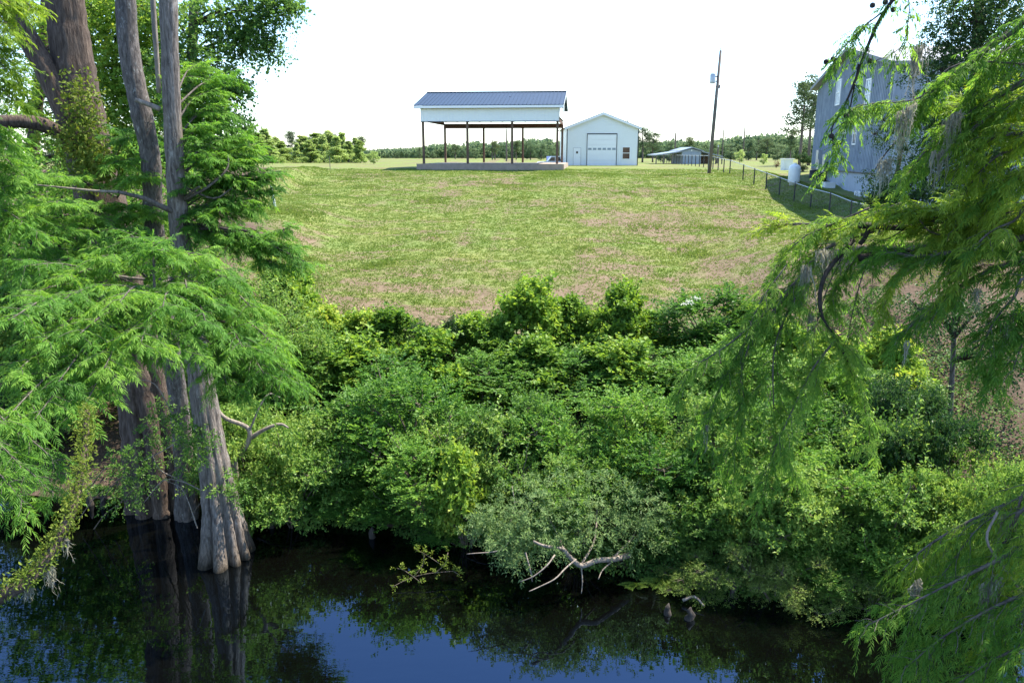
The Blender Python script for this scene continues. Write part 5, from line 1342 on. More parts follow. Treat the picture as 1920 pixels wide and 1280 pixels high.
# ---- right cypress, trunk just outside the frame
T5 = thing("cypress_tree", (8.3, 8.6, 0), "cypress reaching in from the right edge with long drooping feathery limbs", "tree")
fluted_trunk([(8.3, 8.6, -2.6), (8.3, 8.6, 0), (8.2, 8.6, 2), (8.1, 8.6, 7), (8.0, 8.6, 12), (8.0, 8.6, 20)], [.9, .7, .45, .38, .30, .18], [.3, .25, .08, .03, .02, .02], 40, 12).build("trunk", M['bark_c'], T5, True)
RB = [ # path, r0, r1, secondaries, length, mat, extra
 ([(2060, 450, 8.7), (1900, 420, 9.2), (1800, 412, 9.6), (1700, 415, 10), (1620, 425, 10.4), (1500, 420, 10.8), (1440, 425, 11)], .06, .006, 40, .60, 'cypy', dict(t0=.1, up=.35, droop=.15)),
 ([(1640, 432, 10.2), (1585, 450, 10.2), (1530, 480, 10.2), (1470, 560, 10.2), (1400, 640, 10.2), (1345, 740, 10.2), (1320, 830, 10.2)], .028, .004, 34, .45, 'cypr', dict(t0=.08, droop=.35, hang=.3, thin=.7)),
 ([(1560, 470, 10.3), (1500, 520, 10.2), (1430, 590, 10.2), (1360, 650, 10.2), (1300, 690, 10.2), (1270, 740, 10.2)], .018, .004, 26, .42, 'cypr', dict(t0=.15, droop=.35, hang=.3, thin=.7)),
 ([(1600, 450, 10.1), (1545, 520, 9.9), (1540, 590, 9.8), (1568, 635, 9.8), (1590, 680, 9.8), (1620, 760, 9.8), (1640, 850, 9.8)], .034, .006, 26, .42, 'cypr', dict(t0=.3, droop=.35, hang=.3, thin=.75, bark='twigd')),
 ([(1568, 635, 9.8), (1525, 690, 9.8), (1490, 760, 9.8), (1450, 850, 9.8), (1430, 930, 9.8)], .016, .004, 26, .40, 'cypr', dict(t0=.1, droop=.35, hang=.3, thin=.75)),
 ([(1500, 540, 10), (1455, 640, 10), (1450, 740, 10), (1460, 830, 10), (1500, 900, 10)], .014, .004, 22, .42, 'cypr', dict(t0=.2, droop=.35, hang=.3, thin=.75)),
 ([(1420, 600, 10.1), (1390, 700, 10.1), (1385, 800, 10.1), (1360, 900, 10.1)], .012, .004, 20, .36, 'cypr', dict(t0=.2, droop=.35, hang=.3, thin=.75)),
 ([(2040, 480, 8.4), (1920, 490, 8.6), (1850, 510, 8.7), (1780, 550, 8.8), (1720, 600, 8.9), (1680, 640, 9)], .03, .006, 32, .5, 'cypr', dict(t0=.1, droop=.35, hang=.3, thin=.7)),
 ([(2040, 430, 8.6), (1900, 450, 8.7), (1800, 470, 9), (1720, 480, 9.2), (1650, 470, 9.5)], .04, .006, 34, .55, 'cypr', dict(t0=.1, droop=.3)),
 ([(1960, 520, 8.3), (1900, 560, 8.3), (1860, 610, 8.3), (1830, 680, 8.3)], .016, .005, 18, .4, 'cypr', dict(t0=.1, droop=.35, hang=.3, thin=.7)),
 ([(2000, 560, 8.0), (1930, 620, 8.0), (1900, 690, 8.0)], .014, .005, 12, .36, 'cypr', dict(t0=.1, droop=.35, hang=.3, thin=.7)),
 ([(2060, 110, 8.6), (1930, 150, 9), (1840, 200, 9.2), (1780, 235, 9.3), (1730, 290, 9.4), (1700, 330, 9.5)], .035, .005, 30, .5, 'cypr', dict(t0=.05, droop=.3, hang=.3, thin=.6)),
 ([(2040, 160, 8.6), (1940, 180, 8.8), (1860, 215, 9), (1790, 270, 9)], .025, .006, 24, .5, 'cypy', dict(t0=.05, droop=.25, hang=.3, thin=.6)),
 ([(2040, 250, 8.5), (1940, 250, 8.7), (1860, 260, 8.9), (1790, 320, 9)], .025, .006, 24, .5, 'cypy', dict(t0=.05, droop=.25, hang=.3, thin=.6)),
 ([(1800, 120, 9.2), (1730, 180, 9.3), (1680, 192, 9.4), (1630, 195, 9.5), (1595, 205, 9.5)], .016, .004, 22, .26, 'cypr', dict(t0=.05, droop=.5, hang=.5)),
 ([(2040, 300, 8.6), (1950, 320, 8.8), (1880, 350, 8.9), (1840, 380, 9)], .02, .006, 20, .5, 'cypr', dict(t0=.05, droop=.25, hang=.3, thin=.6)),
 *[([(x0, y0 + 45, 9.4), (x0 - 40, y0 + 15, 9.5), (x0 - 90, y0, 9.6), (x0 - 150, y0 + 8, 9.8)], .014, .004, 18, .42, 'cypy', dict(t0=.05, up=.35, droop=.2, hang=.2)) for x0, y0 in ((1760, 395), (1830, 390), (1900, 385), (1960, 400), (1860, 425), (1960, 180), (1990, 215), (1960, 260), (1900, 200))],
 *[([(x0 + 130, y0 - 60, Y0 - .3), (x0 + 50, y0 - 25, Y0), (x0, y0, Y0), (x0 - 45, y0 + 55, Y0 + .1), (x0 - 70, y0 + 120, Y0 + .1)], .014, .004, 18, .40, mt, dict(t0=.1, up=.15, droop=.4, hang=.35)) for x0, y0, Y0, mt in ((1850, 440, 8.6, 'cypy'), (1720, 470, 9.4, 'cypy'), (1920, 600, 8.2, 'cypr'), (1560, 440, 10.4, 'cypy'), (1500, 450, 10.4, 'cypr'), (1620, 470, 10.2, 'cypr'), (1900, 330, 8.8, 'cypy'), (1860, 300, 9, 'cypy'), (1880, 100, 9.2, 'cypr'))],
 *[([(1640 - k * 55, 455 + k * 14, 10.2), (1610 - k * 62, 540 + k * 10, 10.1), (1590 - k * 66, 640 + k * 8, 10.1), (1600 - k * 68, 720 + k * 20, 10.0)], .010, .003, 20, .34, 'cypr', dict(t0=.1, droop=.3, hang=.3, thin=.75)) for k in range(4)],
 ([(2000, 20, 8.6), (1900, 60, 9), (1830, 110, 9.1), (1760, 160, 9.2), (1720, 210, 9.3)], .03, .005, 24, .45, 'cypr', dict(t0=.05, droop=.3, hang=.3, thin=.7)),
 ([(1990, 380, 8.8), (1900, 400, 9), (1820, 400, 9.2), (1740, 395, 9.4), (1680, 402, 9.6)], .02, .005, 30, .45, 'cypy', dict(t0=.05, up=.3, droop=.2, hang=.25)),
 ([(1960, 940, 6.7), (1880, 1020, 6.8), (1800, 1120, 6.8), (1740, 1220, 6.8), (1715, 1300, 6.8)], .016, .004, 34, .36, 'cypr', dict(t0=.05, droop=.3, hang=.3, blen=.065, bw=.0085)),
 ([(1980, 1110, 6.3), (1900, 1170, 6.3), (1840, 1250, 6.4), (1790, 1330, 6.4)], .016, .004, 32, .36, 'cypr', dict(t0=.05, droop=.3, hang=.3, blen=.065, bw=.0085)),
 ([(1990, 1000, 6.6), (1920, 1050, 6.6), (1860, 1120, 6.7), (1830, 1220, 6.7)], .014, .004, 28, .34, 'cypy', dict(t0=.05, droop=.3, hang=.3, blen=.065, bw=.0085)),
 # sparse cone bearing sprays against the sky
 ([(1780, -120, 8.2), (1690, -20, 8.4), (1648, 40, 8.4), (1622, 100, 8.4), (1600, 160, 8.4), (1580, 205, 8.4), (1560, 240, 8.4), (1563, 275, 8.4)], .018, .004, 12, .16, 'cypr', dict(t0=.2, tip=False, droop=.5, hang=.4, thin=.3, tw_step=.09, blen=.05, bark='twigd')),
 ([(1665, 15, 8.4), (1620, 50, 8.4), (1590, 80, 8.4), (1560, 115, 8.4)], .009, .003, 10, .22, 'cypr', dict(t0=.2, tip=False, droop=.5, hang=.4, thin=.4, blen=.05, bark='twigd')),
 ([(1720, -60, 8.3), (1705, 20, 8.3), (1695, 80, 8.3), (1660, 110, 8.3)], .010, .003, 10, .25, 'cypr', dict(t0=.2, tip=False, droop=.5, hang=.4, thin=.4, blen=.05, bark='twigd')),
 ([(1610, 120, 8.4), (1590, 220, 8.4), (1570, 290, 8.4), (1545, 330, 8.4)], .008, .003, 8, .14, 'cypr', dict(t0=.2, tip=False, droop=.5, hang=.4, thin=.3, blen=.05, bark='twigd')),
 # lowest limbs, close to the lens
 ([(2040, 880, 6.6), (1925, 930, 6.8), (1850, 962, 7), (1790, 992, 7.1), (1730, 1030, 7.2), (1690, 1070, 7.2)], .024, .004, 26, .38, 'cypy', dict(t0=.1, droop=.5, hang=.45, blen=.065, bw=.0085)),
 ([(2040, 980, 6.4), (1930, 1020, 6.5), (1850, 1060, 6.6), (1770, 1100, 6.7), (1690, 1140, 6.8), (1620, 1175, 6.8)], .02, .004, 28, .36, 'cypr', dict(t0=.1, droop=.4, hang=.4, blen=.065, bw=.0085)),
 ([(2040, 1080, 6.2), (1930, 1110, 6.3), (1840, 1150, 6.4), (1760, 1200, 6.5), (1700, 1250, 6.5)], .018, .004, 26, .36, 'cypr', dict(t0=.1, droop=.45, hang=.4, blen=.065, bw=.0085)),
 ([(2020, 1180, 6.0), (1920, 1210, 6.1), (1840, 1250, 6.2), (1760, 1310, 6.2)], .018, .004, 24, .36, 'cypr', dict(t0=.1, droop=.45, hang=.4, blen=.065, bw=.0085)),
 ([(1960, 900, 6.8), (1900, 1000, 6.8), (1860, 1080, 6.8), (1830, 1160, 6.8)], .014, .004, 20, .34, 'cypy', dict(t0=.1, droop=.5, hang=.45, blen=.065, bw=.0085)),
 ([(1860, 970, 6.9), (1780, 1060, 6.9), (1720, 1150, 6.9), (1690, 1230, 6.9)], .012, .004, 22, .32, 'cypr', dict(t0=.1, droop=.5, hang=.5, blen=.065, bw=.0085)),
 ([(2000, 1250, 5.9), (1900, 1290, 6), (1820, 1330, 6)], .014, .004, 18, .34, 'cypr', dict(t0=.1, droop=.5, hang=.45, blen=.065, bw=.0085)),
]
for (path, r0, r1, sn, sl, mat, kw) in RB:
    bark = kw.pop('bark', 'twig'); pts_ = PP(path)
    if path[0][0] >= 1890 or path[0] == (1780, -120, 8.2):          # limbs that leave the trunk beyond the frame
        q = pts_[0]; pts_ = [np.array([8.1, 8.6, q[2] - .35 * np.linalg.norm(q[:2] - (8.1, 8.6)) + .1])] + pts_; r0 *= 1.5
        kw['t0'] = max(kw.get('t0', .1), 1.0 / len(pts_))
    elif path[0][0] >= 1700:                                         # side limbs fork from the nearest big limb
        q = pts_[0]; pts_ = [q * .35 + np.array([8.1, 8.6, q[2] - .5]) * .65, q * .7 + np.array([8.1, 8.6, q[2] - .2]) * .3] + pts_; pts_ = [np.array([8.1, 8.6, q[2] - .8])] + pts_
        kw['t0'] = max(kw.get('t0', .1), 2.0 / len(pts_))
    sn = int(sn * (1.2 if path[0][0] >= 1700 else 1))
    add_branch(T5, pts_, r0, r1, sn, sl, mat=mat, bark=bark, **kw)
m = MB(); pp = catmull(PP([(1750, 478, 9.8), (1680, 470, 9.9), (1640, 478, 10), (1612, 484, 10)]), 4); m.tube(pp, np.linspace(.03, .05, len(pp)), 8); m.build("broken_limb", M['twigd'], T5, True)
m = MB(); pp = catmull(PP([(1760, 415, 9.8), (1700, 427, 9.9), (1640, 424, 10), (1612, 422, 10)]), 4); m.tube(pp, np.linspace(.03, .045, len(pp)), 8); m.build("broken_limb", M['twigd'], T5, True)
m = MB(); pp = catmull(PP([(1630, 425, 10), (1622, 445, 10), (1612, 458, 10)]), 3); m.tube(pp, .03, 7); m.build("broken_limb", M['twigd'], T5, True)
m = MB(); pp = catmull(PP([(1930, 1130, 6.5), (1880, 1060, 6.6), (1850, 1010, 6.6), (1870, 960, 6.7)]), 4); m.tube(pp, .012, 6); m.build("dead_branch", M['dead'], T5, True)
for (px, py) in ((1549, 116), (1562, 111), (1636, 10), (1660, 4), (1675, 18), (1587, 217), (1559, 255), (1631, 114)):
    q = P(px, py, 8.4); m = MB(); m.lathe(q - UP * .028, [(.006, 0), (.022, .006), (.028, .025), (.022, .046), (.006, .054)], 10); m.build("cone", M['twigd'], T5, True)

# ------------------------------------------------------------------ spanish moss
def moss(px, py, Y, wpx, lpx, lab, dens=1.0, slope=0):
    wpx *= .5; lpx *= .8
    p = P(px, py, Y); dep = np.dot(p - CAM, fwd); w = wpx / F * dep; ln = lpx / F * dep
    n = int(48 * dens); k = 9
    x = rg.uniform(-.5, .5, n) * w
    b = np.stack([x, rg.normal(size=n) * w * .15, slope * x + rg.normal(size=n) * .02], -1)
    L = ln * rg.uniform(.15, 1.0, n)**1.5 * (1 - .9 * (x / w)**2)
    V = []; 
    s = np.linspace(0, 1, k)
    wob = np.cumsum(rg.normal(size=(n, k, 3)) * (.011, .011, .004), 1)
    pull = np.stack([-b[:, 0] * .35, np.zeros(n), np.zeros(n)], -1)
    pts = b[:, None, :] + wob + pull[:, None, :] * s[None, :, None] - UP * L[:, None, None] * s[None, :, None]
    wd = rg.uniform(.004, .009, (n, 1, 1)) * (1.1 - s[None, :, None] * .8)
    th = rg.random(n) * 3.14; sd = np.stack([np.cos(th), np.sin(th), np.zeros(n)], -1)[:, None, :]
    VA = np.stack([pts - sd * wd, pts + sd * wd], 2).reshape(-1, 3)
    i = (np.arange(n)[:, None] * k + np.arange(k - 1)[None, :]) * 2
    Q = np.stack([i, i + 1, i + 3, i + 2], -1).reshape(-1, 4)
    # curly side tufts
    m2 = n * 7; ii = rg.integers(0, n, m2); jj = rg.integers(0, k, m2)
    q = pts[ii, jj]; d = nrm(rg.normal(size=(m2, 3)) - UP * .7)
    lf = Leaves(); lf.V.append(VA); lf.Q.append(Q); lf.n = len(VA)
    lf.add_strip(q, d, rvec(m2), rg.uniform(.025, .06, m2), .004, .4)
    o = lf.build("spanish_moss", M['moss'])
    o.location = tuple(p)
    tag(o, lab, "moss", "spanish moss hanging from the cypresses")
for a in ((1512, 500, 10.0, 34, 130, "long grey moss beard hanging left of centre in the right cypress's drooping limbs", 1.1),
          (1545, 470, 10.0, 60, 80, "wide grey moss tuft on the bend of the right cypress's limb"),
          (1521, 590, 10.0, 16, 95, "thin moss wisp hanging under the long beard", .35),
          (1722, 90, 9.0, 46, 130, "dark moss beard hanging in front of the house roof's right end", 1.0, .8),
          (1700, 205, 9.0, 60, 130, "broad moss curtain hanging before the house wall", 1.2, .6),
          (1660, 300, 9.0, 46, 90, "ragged moss ends low before the house's block base", .8, .5),
          (1790, 215, 9.0, 50, 130, "dense moss beard right of the broad curtain", 1.1, .6),
          (1765, 285, 9.0, 70, 110, "tangled moss net between two beards over the dark oak", .8),
          (1833, 545, 8.4, 14, 95, "slim pale moss strand by the bare slope at right", .4),
          (1893, 610, 8.2, 34, 90, "pale moss tuft at the right edge above the brown slope", .7),
          (1700, 640, 8.6, 10, 60, "short moss wisp left of the slim pale strand", .2),
          (1722, 1090, 6.9, 26, 110, "grey moss strand low on the right near the water", .6),
          (1860, 1090, 6.5, 70, 210, "big moss curtain in the lower right corner branches", 1.3, .6),
          (1885, 960, 6.8, 50, 90, "dark moss clump under the pale lowest limb at right", .8),
          (1325, 800, 10.1, 12, 75, "moss wisp at the tip of the leftmost drooping limb", .3),
          (292, 655, 10.6, 60, 80, "moss beards hanging under the near left cypress foliage", 1.0),
          (235, 690, 11, 40, 60, "small moss tuft left of the beards under the foliage", .5),
          (85, 1058, 7.45, 60, 75, "largest moss tuft under the fern clad limb", 1.0, -.8),
          (45, 1092, 7.3, 50, 60, "ragged moss on the lower end of the fern clad limb", .8, -.5),
          (115, 1005, 7.65, 30, 60, "short moss tuft near the bend of the fern clad limb", .6, -.8)):
    moss(*a)

# ------------------------------------------------------------------ broadleaf trees near by
def leafy_tree(name, lab, trunk, tr, targets, mat, leaf, wid, per, k, sl, bark='bark_g', spread=1.0, group=None):
    b = np.array(trunk[0], float); b[2] = zt1(b[0], b[1])
    t = thing(name, b, lab, "tree", group)
    tp = catmull([np.array([b[0], b[1], b[2] - .3])] + [np.array(q, float) for q in trunk[1:]], 5)
    m = MB(); m.tube(tp, np.linspace(tr[0], tr[1], len(tp)), 12); m.build("trunk", M[bark], t, True)
    L = Leaves(); w = MB()
    for (px, py, Y, rp) in targets:
        c = P(px, py, Y); dep = np.dot(c - CAM, fwd); r = rp / F * dep
        j = np.argmin(np.linalg.norm(tp - (c - UP * r), axis=1)); s = tp[j]
        w.tube(catmull([s, s * .5 + c * .5 + UP * .2, c], 4), np.linspace(.05, .012, 9), 6, False)
        n = per; u = rvec(n); rr = rg.random(n)**.45
        p = c + u * r * rr[:, None] * (1, 1, .75)
        d = nrm(u * .8 + UP * .15 + rg.normal(size=(n, 3)) * .35)
        for q in p[:: max(1, n // 14)]:
            w.tube([c, (c + q) / 2 - UP * .05, q], [.012, .008, .004], 4, False)
        shoots(L, p, d, rg.uniform(.7, 1.3, n) * sl, k, leaf, wid, droop=.35, upb=.8)
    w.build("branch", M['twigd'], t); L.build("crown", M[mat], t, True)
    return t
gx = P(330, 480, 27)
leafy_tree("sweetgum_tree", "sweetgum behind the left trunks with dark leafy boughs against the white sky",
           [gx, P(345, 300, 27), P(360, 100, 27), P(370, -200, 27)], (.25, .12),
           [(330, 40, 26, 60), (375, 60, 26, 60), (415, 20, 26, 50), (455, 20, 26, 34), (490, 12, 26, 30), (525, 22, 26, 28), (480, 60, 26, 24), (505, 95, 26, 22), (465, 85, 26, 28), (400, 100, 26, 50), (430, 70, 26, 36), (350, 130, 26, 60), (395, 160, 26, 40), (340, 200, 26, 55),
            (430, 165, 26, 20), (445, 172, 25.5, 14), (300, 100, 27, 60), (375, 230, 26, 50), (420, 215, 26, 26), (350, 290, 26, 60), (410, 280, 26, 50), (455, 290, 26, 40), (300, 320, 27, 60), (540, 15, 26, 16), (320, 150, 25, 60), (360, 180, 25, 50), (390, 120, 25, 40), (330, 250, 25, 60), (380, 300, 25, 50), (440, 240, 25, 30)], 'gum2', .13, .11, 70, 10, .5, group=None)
gx = P(60, 480, 30)
leafy_tree("water_oak", "leafy tree filling the sky gaps behind the far left trunk",
           [gx, P(60, 300, 30), P(80, 100, 30), P(90, -150, 30)], (.28, .12),
           [(20, 60, 28, 60), (70, 20, 28, 55), *[(x, y, 27, 55) for x in (170, 215, 255, 295) for y in (10, 70, 130, 190, 250, 300)], (170, 40, 29, 60), (190, 110, 29, 40), (30, 150, 28, 70), (90, 190, 28, 60), (190, 210, 29, 60), (30, 260, 27, 80), (110, 300, 27, 80), (190, 320, 27, 80), (50, 370, 26, 80), (140, 400, 26, 80), (230, 400, 26, 80), (260, 280, 28, 60), (250, 170, 29, 50), (270, 60, 29, 50), (20, 450, 25, 80), (100, 470, 25, 80), (200, 480, 25, 80), (290, 460, 26, 70), (225, 20, 29, 40)], 'gum', .15, .12, 85, 10, .5, bark='bark_b')
gx = P(400, 560, 22)
leafy_tree("holly_tree", "dense evergreen behind the left trunks at the edge of the lawn",
           [gx, P(400, 480, 22), P(400, 380, 22), P(400, 330, 22)], (.14, .05),
           [(360, 400, 21, 70), (420, 380, 21, 60), (330, 460, 20, 80), (420, 470, 20, 60), (380, 530, 19, 80), (460, 540, 19, 60), (300, 540, 20, 80), (420, 610, 18.5, 80), (500, 560, 19.5, 50), (520, 590, 19, 60), (480, 640, 18, 70), (550, 620, 19, 45)], 'privet', .08, .05, 110, 11, .4)
gx = P(100, 760, 20)
leafy_tree("wax_myrtle", "shady shrub tree on the left bank behind the foreground sprays",
           [gx, P(100, 700, 20), P(100, 600, 20), P(110, 520, 20)], (.12, .05),
           [(40, 560, 19, 90), (120, 560, 19, 90), (200, 580, 19, 90), (60, 650, 19, 90), (160, 660, 19, 80), (20, 720, 18.5, 80), (120, 720, 18.5, 50), (240, 660, 19, 70), *[(x, y, 20, 110) for x in (-80, 20, 120, 220, 310) for y in (330, 410, 490, 560)]], 'elm', .13, .08, 110, 11, .4)
gx = P(1840, 420, 33)
leafy_tree("dark_oak", "big dark oak beside the grey house at the right edge",
           [gx, P(1835, 300, 33), P(1830, 150, 33), P(1840, -100, 33)], (.35, .15),
           [(1790, 20, 32, 60), (1850, 20, 32, 70), (1910, 30, 32, 60), (1770, 80, 32, 45), (1830, 100, 32, 70), (1900, 110, 32, 70), (1790, 150, 32, 55), (1860, 180, 32, 70), (1920, 190, 32, 70), (1800, 220, 32, 60), (1880, 250, 32, 70), (1740, 300, 31, 50), (1800, 300, 31, 60), (1870, 320, 31, 70), (1920, 300, 31, 60), (1700, 350, 30, 50), (1760, 360, 30, 60), (1830, 370, 30, 60), (1900, 380, 30, 60), (1670, 372, 30, 34), (1650, 385, 30, 26), (1760, 130, 31, 60), (1830, 40, 31, 80), (1900, 70, 31, 80), (1870, 140, 31, 80), (1830, 260, 31, 80), (1900, 220, 31, 80), (1780, 190, 31, 60), (1880, 0, 31, 80), (1750, 330, 30, 60), (1850, 340, 30, 80), (1800, -40, 31, 80), (1900, -50, 31, 80), (1740, 240, 32, 36)], 'oak', .15, .09, 120, 11, .5, bark='bark_b')
gx = P(1650, 420, 38)
leafy_tree("young_oak", "thin leafy oak limb spreading in front of the house's windows",
           [gx, P(1680, 330, 36), P(1690, 270, 35), P(1690, 200, 34)], (.12, .05),
           [(1680, 205, 34, 22), (1655, 225, 34, 20), (1640, 250, 34, 16), (1690, 240, 34, 26), (1665, 260, 34, 16), (1700, 280, 34, 24), (1630, 335, 33, 12)], 'oak', .11, .06, 40, 9, .45)
gx = P(1800, 680, 17.5)
leafy_tree("dark_shrub_tree", "low dark shrub tree on the brown slope at the right",
           [gx, P(1790, 600, 17.5), P(1790, 570, 17.5), P(1790, 540, 17.5)], (.06, .03),
           [(1770, 560, 17.5, 50), (1730, 580, 17.5, 45), (1800, 590, 17.3, 50), (1850, 590, 17.3, 45), (1760, 600, 17, 40), (1900, 640, 16.5, 50), (1870, 680, 16, 45), (1915, 690, 15.8, 40)], 'oak', .08, .05, 80, 10, .35)

# ---- crooked grey tree right of the fluted trunk
b = P(447, 930, 15.2); b[2] = zt1(b[0], b[1])
t = thing("crooked_tree", b, "bare crooked grey tree bending beside the fluted cypress", "tree")
m = MB()
pp = catmull([b - UP * .3] + PP([(441, 880, 15.1), (440, 860, 15), (455, 845, 15), (468, 820, 15), (462, 800, 15), (425, 785, 15), (410, 770, 15), (402, 750, 15), (392, 738, 15)]), 4); m.tube(pp, np.linspace(.07, .03, len(pp)), 8); m.build("trunk", M['dead'], t, True)
for pth, r in (([(468, 822, 15), (490, 808, 15), (512, 798, 15), (528, 795, 15), (541, 802, 15)], .05), ([(466, 812, 15), (475, 790, 15), (488, 760, 15.1), (505, 738, 15.2), (525, 745, 15.3)], .025)):
    m = MB(); pp = catmull(PP(pth), 4); m.tube(pp, np.linspace(r, r * .4, len(pp)), 7); m.build("branch", M['dead'], t, True)

# ---- overhanging grey-green shrub with pale crooked limb, over the water
b = P(1165, 1045, 13.1); b[2] = zt1(b[0], b[1] + .2)
t = thing("overhanging_shrub", b, "grey green shrub leaning over the water on a pale crooked limb", "shrub")
m = MB()
for pth, r0, r1 in (([(1180, 1040, 13.2), (1150, 1048, 12.9), (1120, 1050, 12.7), (1090, 1060, 12.6), (1070, 1045, 12.5), (1055, 1028, 12.5)], .055, .04), ([(1055, 1028, 12.5), (1040, 1026, 12.4), (1018, 1022, 12.3), (1000, 1014, 12.3)], .035, .02), ([(1055, 1028, 12.5), (1045, 1000, 13.0), (1020, 960, 13.5), (985, 930, 13.8)], .025, .008), ([(1090, 1058, 12.6), (1115, 1010, 13.3), (1120, 950, 13.9), (1130, 900, 14.2)], .025, .008), ([(1150, 1045, 13), (1190, 1000, 13.6), (1210, 930, 14.0)], .025, .008)):
    pp = catmull(PP(pth), 5); m.tube(pp, np.linspace(r0, r1, len(pp)), 8)
m.build("limb", M['dead'], t, True)
L = Leaves()
for (px, py, Y, rp) in ((930, 960, 13.2, 50), (985, 940, 13.2, 60), (1040, 920, 13.4, 55), (1090, 930, 13.3, 60), (1150, 930, 13.4, 60), (1200, 950, 13.4, 55), (960, 1000, 12.9, 45), (1010, 985, 12.8, 50), (1070, 980, 12.9, 55), (1130, 990, 13, 50), (1190, 1000, 13.2, 50), (940, 1025, 12.7, 26), (975, 1045, 12.6, 26), (1040, 1020, 12.6, 30), (1230, 980, 13.4, 40), (905, 985, 13.1, 28)):
    c = P(px, py, Y); r = rp * .85 / F * 14.5; n = 60; u = rvec(n)
    p = c + u * r * (rg.random((n, 1))**.5) * (1, 1, .8)
    shoots(L, p, nrm(u + UP * .35 + np.array([0, -.25, 0]) + rg.normal(size=(n, 3)) * .3), rg.uniform(.7, 1.3, n) * .26, 13, .085, .028, droop=.3)
L.build("foliage", M['willow'], t, True)
for pth in ([(1080, 1048, 12.4), (1060, 1065, 12.1), (1040, 1085, 11.9), (1010, 1100, 11.8), (992, 1108, 11.7)], [(1040, 1040, 12.2), (1025, 1060, 12), (1000, 1080, 11.9), (975, 1090, 11.9)], [(985, 1035, 12.4), (995, 1070, 12.2), (998, 1090, 12.1)], [(1090, 1062, 12.6), (1092, 1090, 12.5), (1090, 1112, 12.4)], [(1150, 1050, 12.9), (1130, 1068, 12.6), (1122, 1085, 12.4)], [(960, 1000, 12.9), (940, 1030, 12.5), (875, 1038, 12.3)], [(955, 985, 13.1), (965, 950, 13.3), (960, 910, 13.5)]):
    m = MB(); pp = catmull(PP(pth), 4); m.tube(pp, np.linspace(.016, .007, len(pp)), 6); m.build("dead_branch", M['dead'], t)

# ---- twiggy green shrub over the big buttress, left
t = thing("twiggy_shrub", ground_at(300, 950, 15.6), "light green twiggy shrub in front of the broad buttress", "shrub")
L = Leaves(); m = MB()
for (px, py, Y, rp) in ((320, 775, 14.2, 28), (345, 800, 14.0, 30), (370, 815, 13.6, 26), (300, 800, 14.2, 26), (355, 840, 13.6, 26), (375, 845, 13.5, 20), (280, 850, 14.2, 28), (250, 880, 14.2, 30), (270, 905, 14.2, 26), (225, 860, 14.4, 22), (345, 870, 14, 20), (420, 905, 13.8, 20), (440, 925, 13.8, 18), (210, 910, 14.6, 40), (230, 940, 14.6, 30)):
    c = P(px, py, Y); r = rp / F * 15.5; n = 34; u = rvec(n)
    p = c + u * r * rg.random((n, 1))**.5
    shoots(L, p, nrm(u + UP * .25), .2, 9, .075, .04, droop=.3)
    s = P(px - 60, py + 60, 15.2); m.tube(catmull([s, (s + c) / 2 + UP * .1, c], 4), np.linspace(.012, .005, 9), 5, False)
m.build("stem", M['stem'], t); L.build("foliage", M['privet'], t, True)
for pth in ([(350, 905, 13.9), (320, 898, 13.8), (300, 905, 13.7), (270, 942, 13.6)], [(390, 925, 13.8), (340, 900, 13.9), (300, 880, 14), (285, 850, 14.1)], [(370, 990, 13.5), (355, 945, 13.7), (340, 915, 13.8), (310, 900, 13.9)], [(330, 830, 13.8), (300, 848, 13.8), (265, 865, 13.8)], [(330, 790, 14), (290, 720, 14), (240, 712, 14.1)]):
    m = MB(); pp = catmull(PP(pth), 4); m.tube(pp, np.linspace(.013, .005, len(pp)), 5); m.build("dead_branch", M['dead'], t)

# ---- half drowned sprig, fern and knees
t = thing("drowned_sprig", P(800, 1085, 12.9) * (1, 1, 0), "half drowned leafy sprig sticking out of the dark water", "plant")
L = Leaves(); m = MB()
for pth in ([(735, 1100, 12.75), (765, 1085, 12.9), (800, 1075, 13.0), (850, 1070, 13.1)], [(770, 1086, 12.9), (792, 1060, 13.1), (795, 1035, 13.2)], [(815, 1075, 13.0), (835, 1055, 13.1), (840, 1035, 13.2)], [(780, 1030, 13.4), (800, 1040, 13.2), (830, 1060, 13.1)], [(790, 1092, 12.85), (760, 1070, 13), (745, 1065, 13)], [(850, 1070, 13.1), (862, 1078, 13)]):
    pp = catmull(PP(pth), 4); m.tube(pp, .006, 5)
    n = len(pp); shoots(L, pp, nrm(rg.normal(size=(n, 3)) * .6 + UP * .6), .14, 8, .06, .03, droop=.2)
m.build("stem", M['stem'], t); L.build("foliage", M['fern'], t, True)
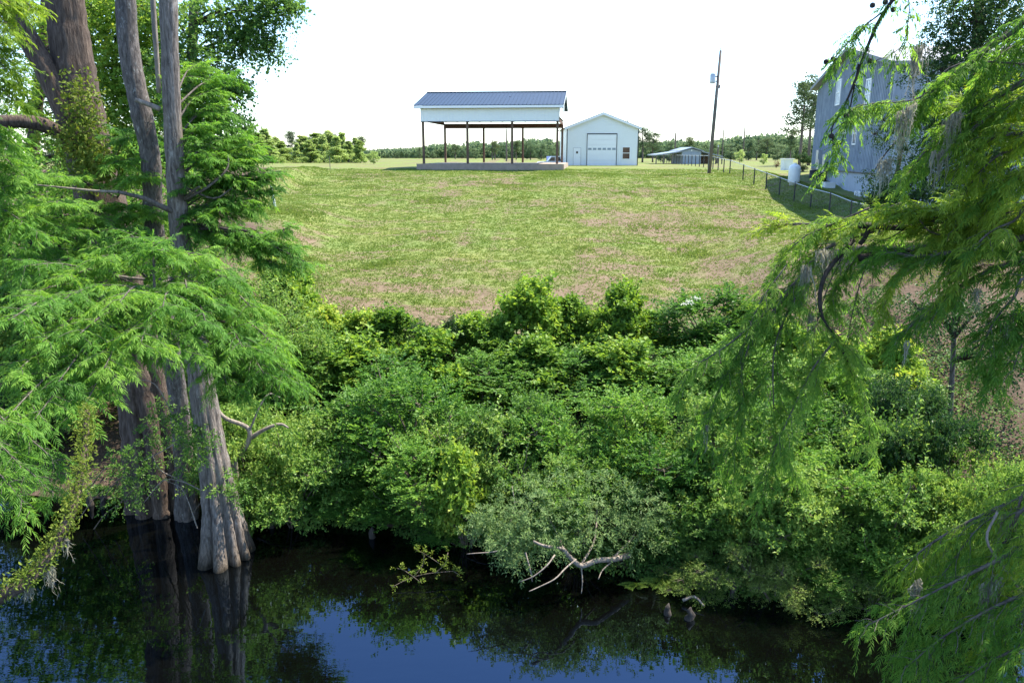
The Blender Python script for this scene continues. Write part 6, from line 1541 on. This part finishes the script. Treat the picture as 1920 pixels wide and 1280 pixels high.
for (px, py, Y, sc, lab) in ((1240, 1085, 12.85, 1.0, "large pale fern arching at the water's edge"), (1190, 1085, 12.8, .7, "small pale fern left of the large one at the water"),):
    b = P(px, py, Y); b[2] = max(.02, zt1(b[0], b[1]))
    t = thing("fern", b, lab, "fern", "ferns at the water's edge")
    L = Leaves()
    for k in range(7):
        a = rg.uniform(-1.6, 1.6) - math.pi / 2; n = 15; s = np.linspace(0.1, 1, n)[:, None]
        d = np.array([math.cos(a) * .9, math.sin(a) * .9, .75]); ln = .62 * sc * rg.uniform(.7, 1.1)
        q = b + nrm(d) * ln * s - UP * ln * .35 * s**2
        sd = nrm(np.cross(nrm(d), np.array([0, -1, .3])))
        for sg in (1, -1):
            L.add_rhomb(q, nrm(np.broadcast_to(sd * sg, (n, 3)) + nrm(d) * .35), np.broadcast_to(np.array([0, -.7, .7]), (n, 3)), (.13 * sc * (1.1 - s[:, 0]**1.2)), .026 * sc, .05)
    L.build("frond", M['fern'], t, True)
for i, (px, py, Y, h, r, lab) in enumerate(((697, 1008, 14.75, .26, .09, "small cypress knee at the bank's foot left of centre"), (1251, 1150, 12.0, .20, .085, "left of two dark cypress knees standing in open water"), (1291, 1158, 11.85, .22, .10, "right of two dark cypress knees standing in open water"),
        (506, 975, 15.2, .22, .09, "cypress knee on the bank right of the fluted trunk"), (194, 950, 16.2, .3, .09, "grey knee in the shade left of the broad buttress"), (168, 945, 16.3, .34, .08, "slim knee in the shade at the far left bank"), (1372, 1122, 12.55, .30, .07, "slim dark knee among the weeds at the right bank"), (1504, 1135, 12.35, .36, .10, "thick dark knee in front of the right bank weeds"), (785, 990, 14.9, .3, .08, "knee half hidden under the dark ivy"), (590, 985, 15.3, .15, .05, "tiny pale knee at the left bank waterline"))):
    b = P(px, py, Y); b[2] = max(0.0, zt1(b[0], b[1]))
    q = MB(); n = 9; zz = np.linspace(-.35, h, n); rr = r * np.interp(np.linspace(0, 1, n), [0, .35, .7, .9, 1], [1.6, 1.15, .75, .5, .12]) * rg.uniform(.9, 1.1, n)
    q.tube([b + (rg.normal() * .012 + .02 * k / n, rg.normal() * .012, z) for k, z in enumerate(zz)], rr, 9)
    tag(q.build("cypress_knee", M['knee'], None, True), lab, "cypress knee", "cypress knees along the waterline")
for (pth, r, lab) in (([(1280, 1125, 12.3), (1302, 1118, 12.3), (1320, 1135, 12.1)], .03, "short reddish driftwood stick beside the knees"), ([(480, 985, 15), (510, 965, 15.1), (545, 940, 15.3)], .03, "grey fallen stick on the bank by the crooked tree"), ([(870, 1003, 14.4), (900, 1000, 14.3), (930, 1005, 14.2)], .02, "thin dead stick lying at the waterline left of the leaning shrub")):
    m = MB(); pp = catmull(PP(pth), 4); m.tube(pp, np.linspace(r, r * .5, len(pp)), 6); tag(m.build("driftwood", M['dead']), lab, "stick", "dead sticks at the waterline")
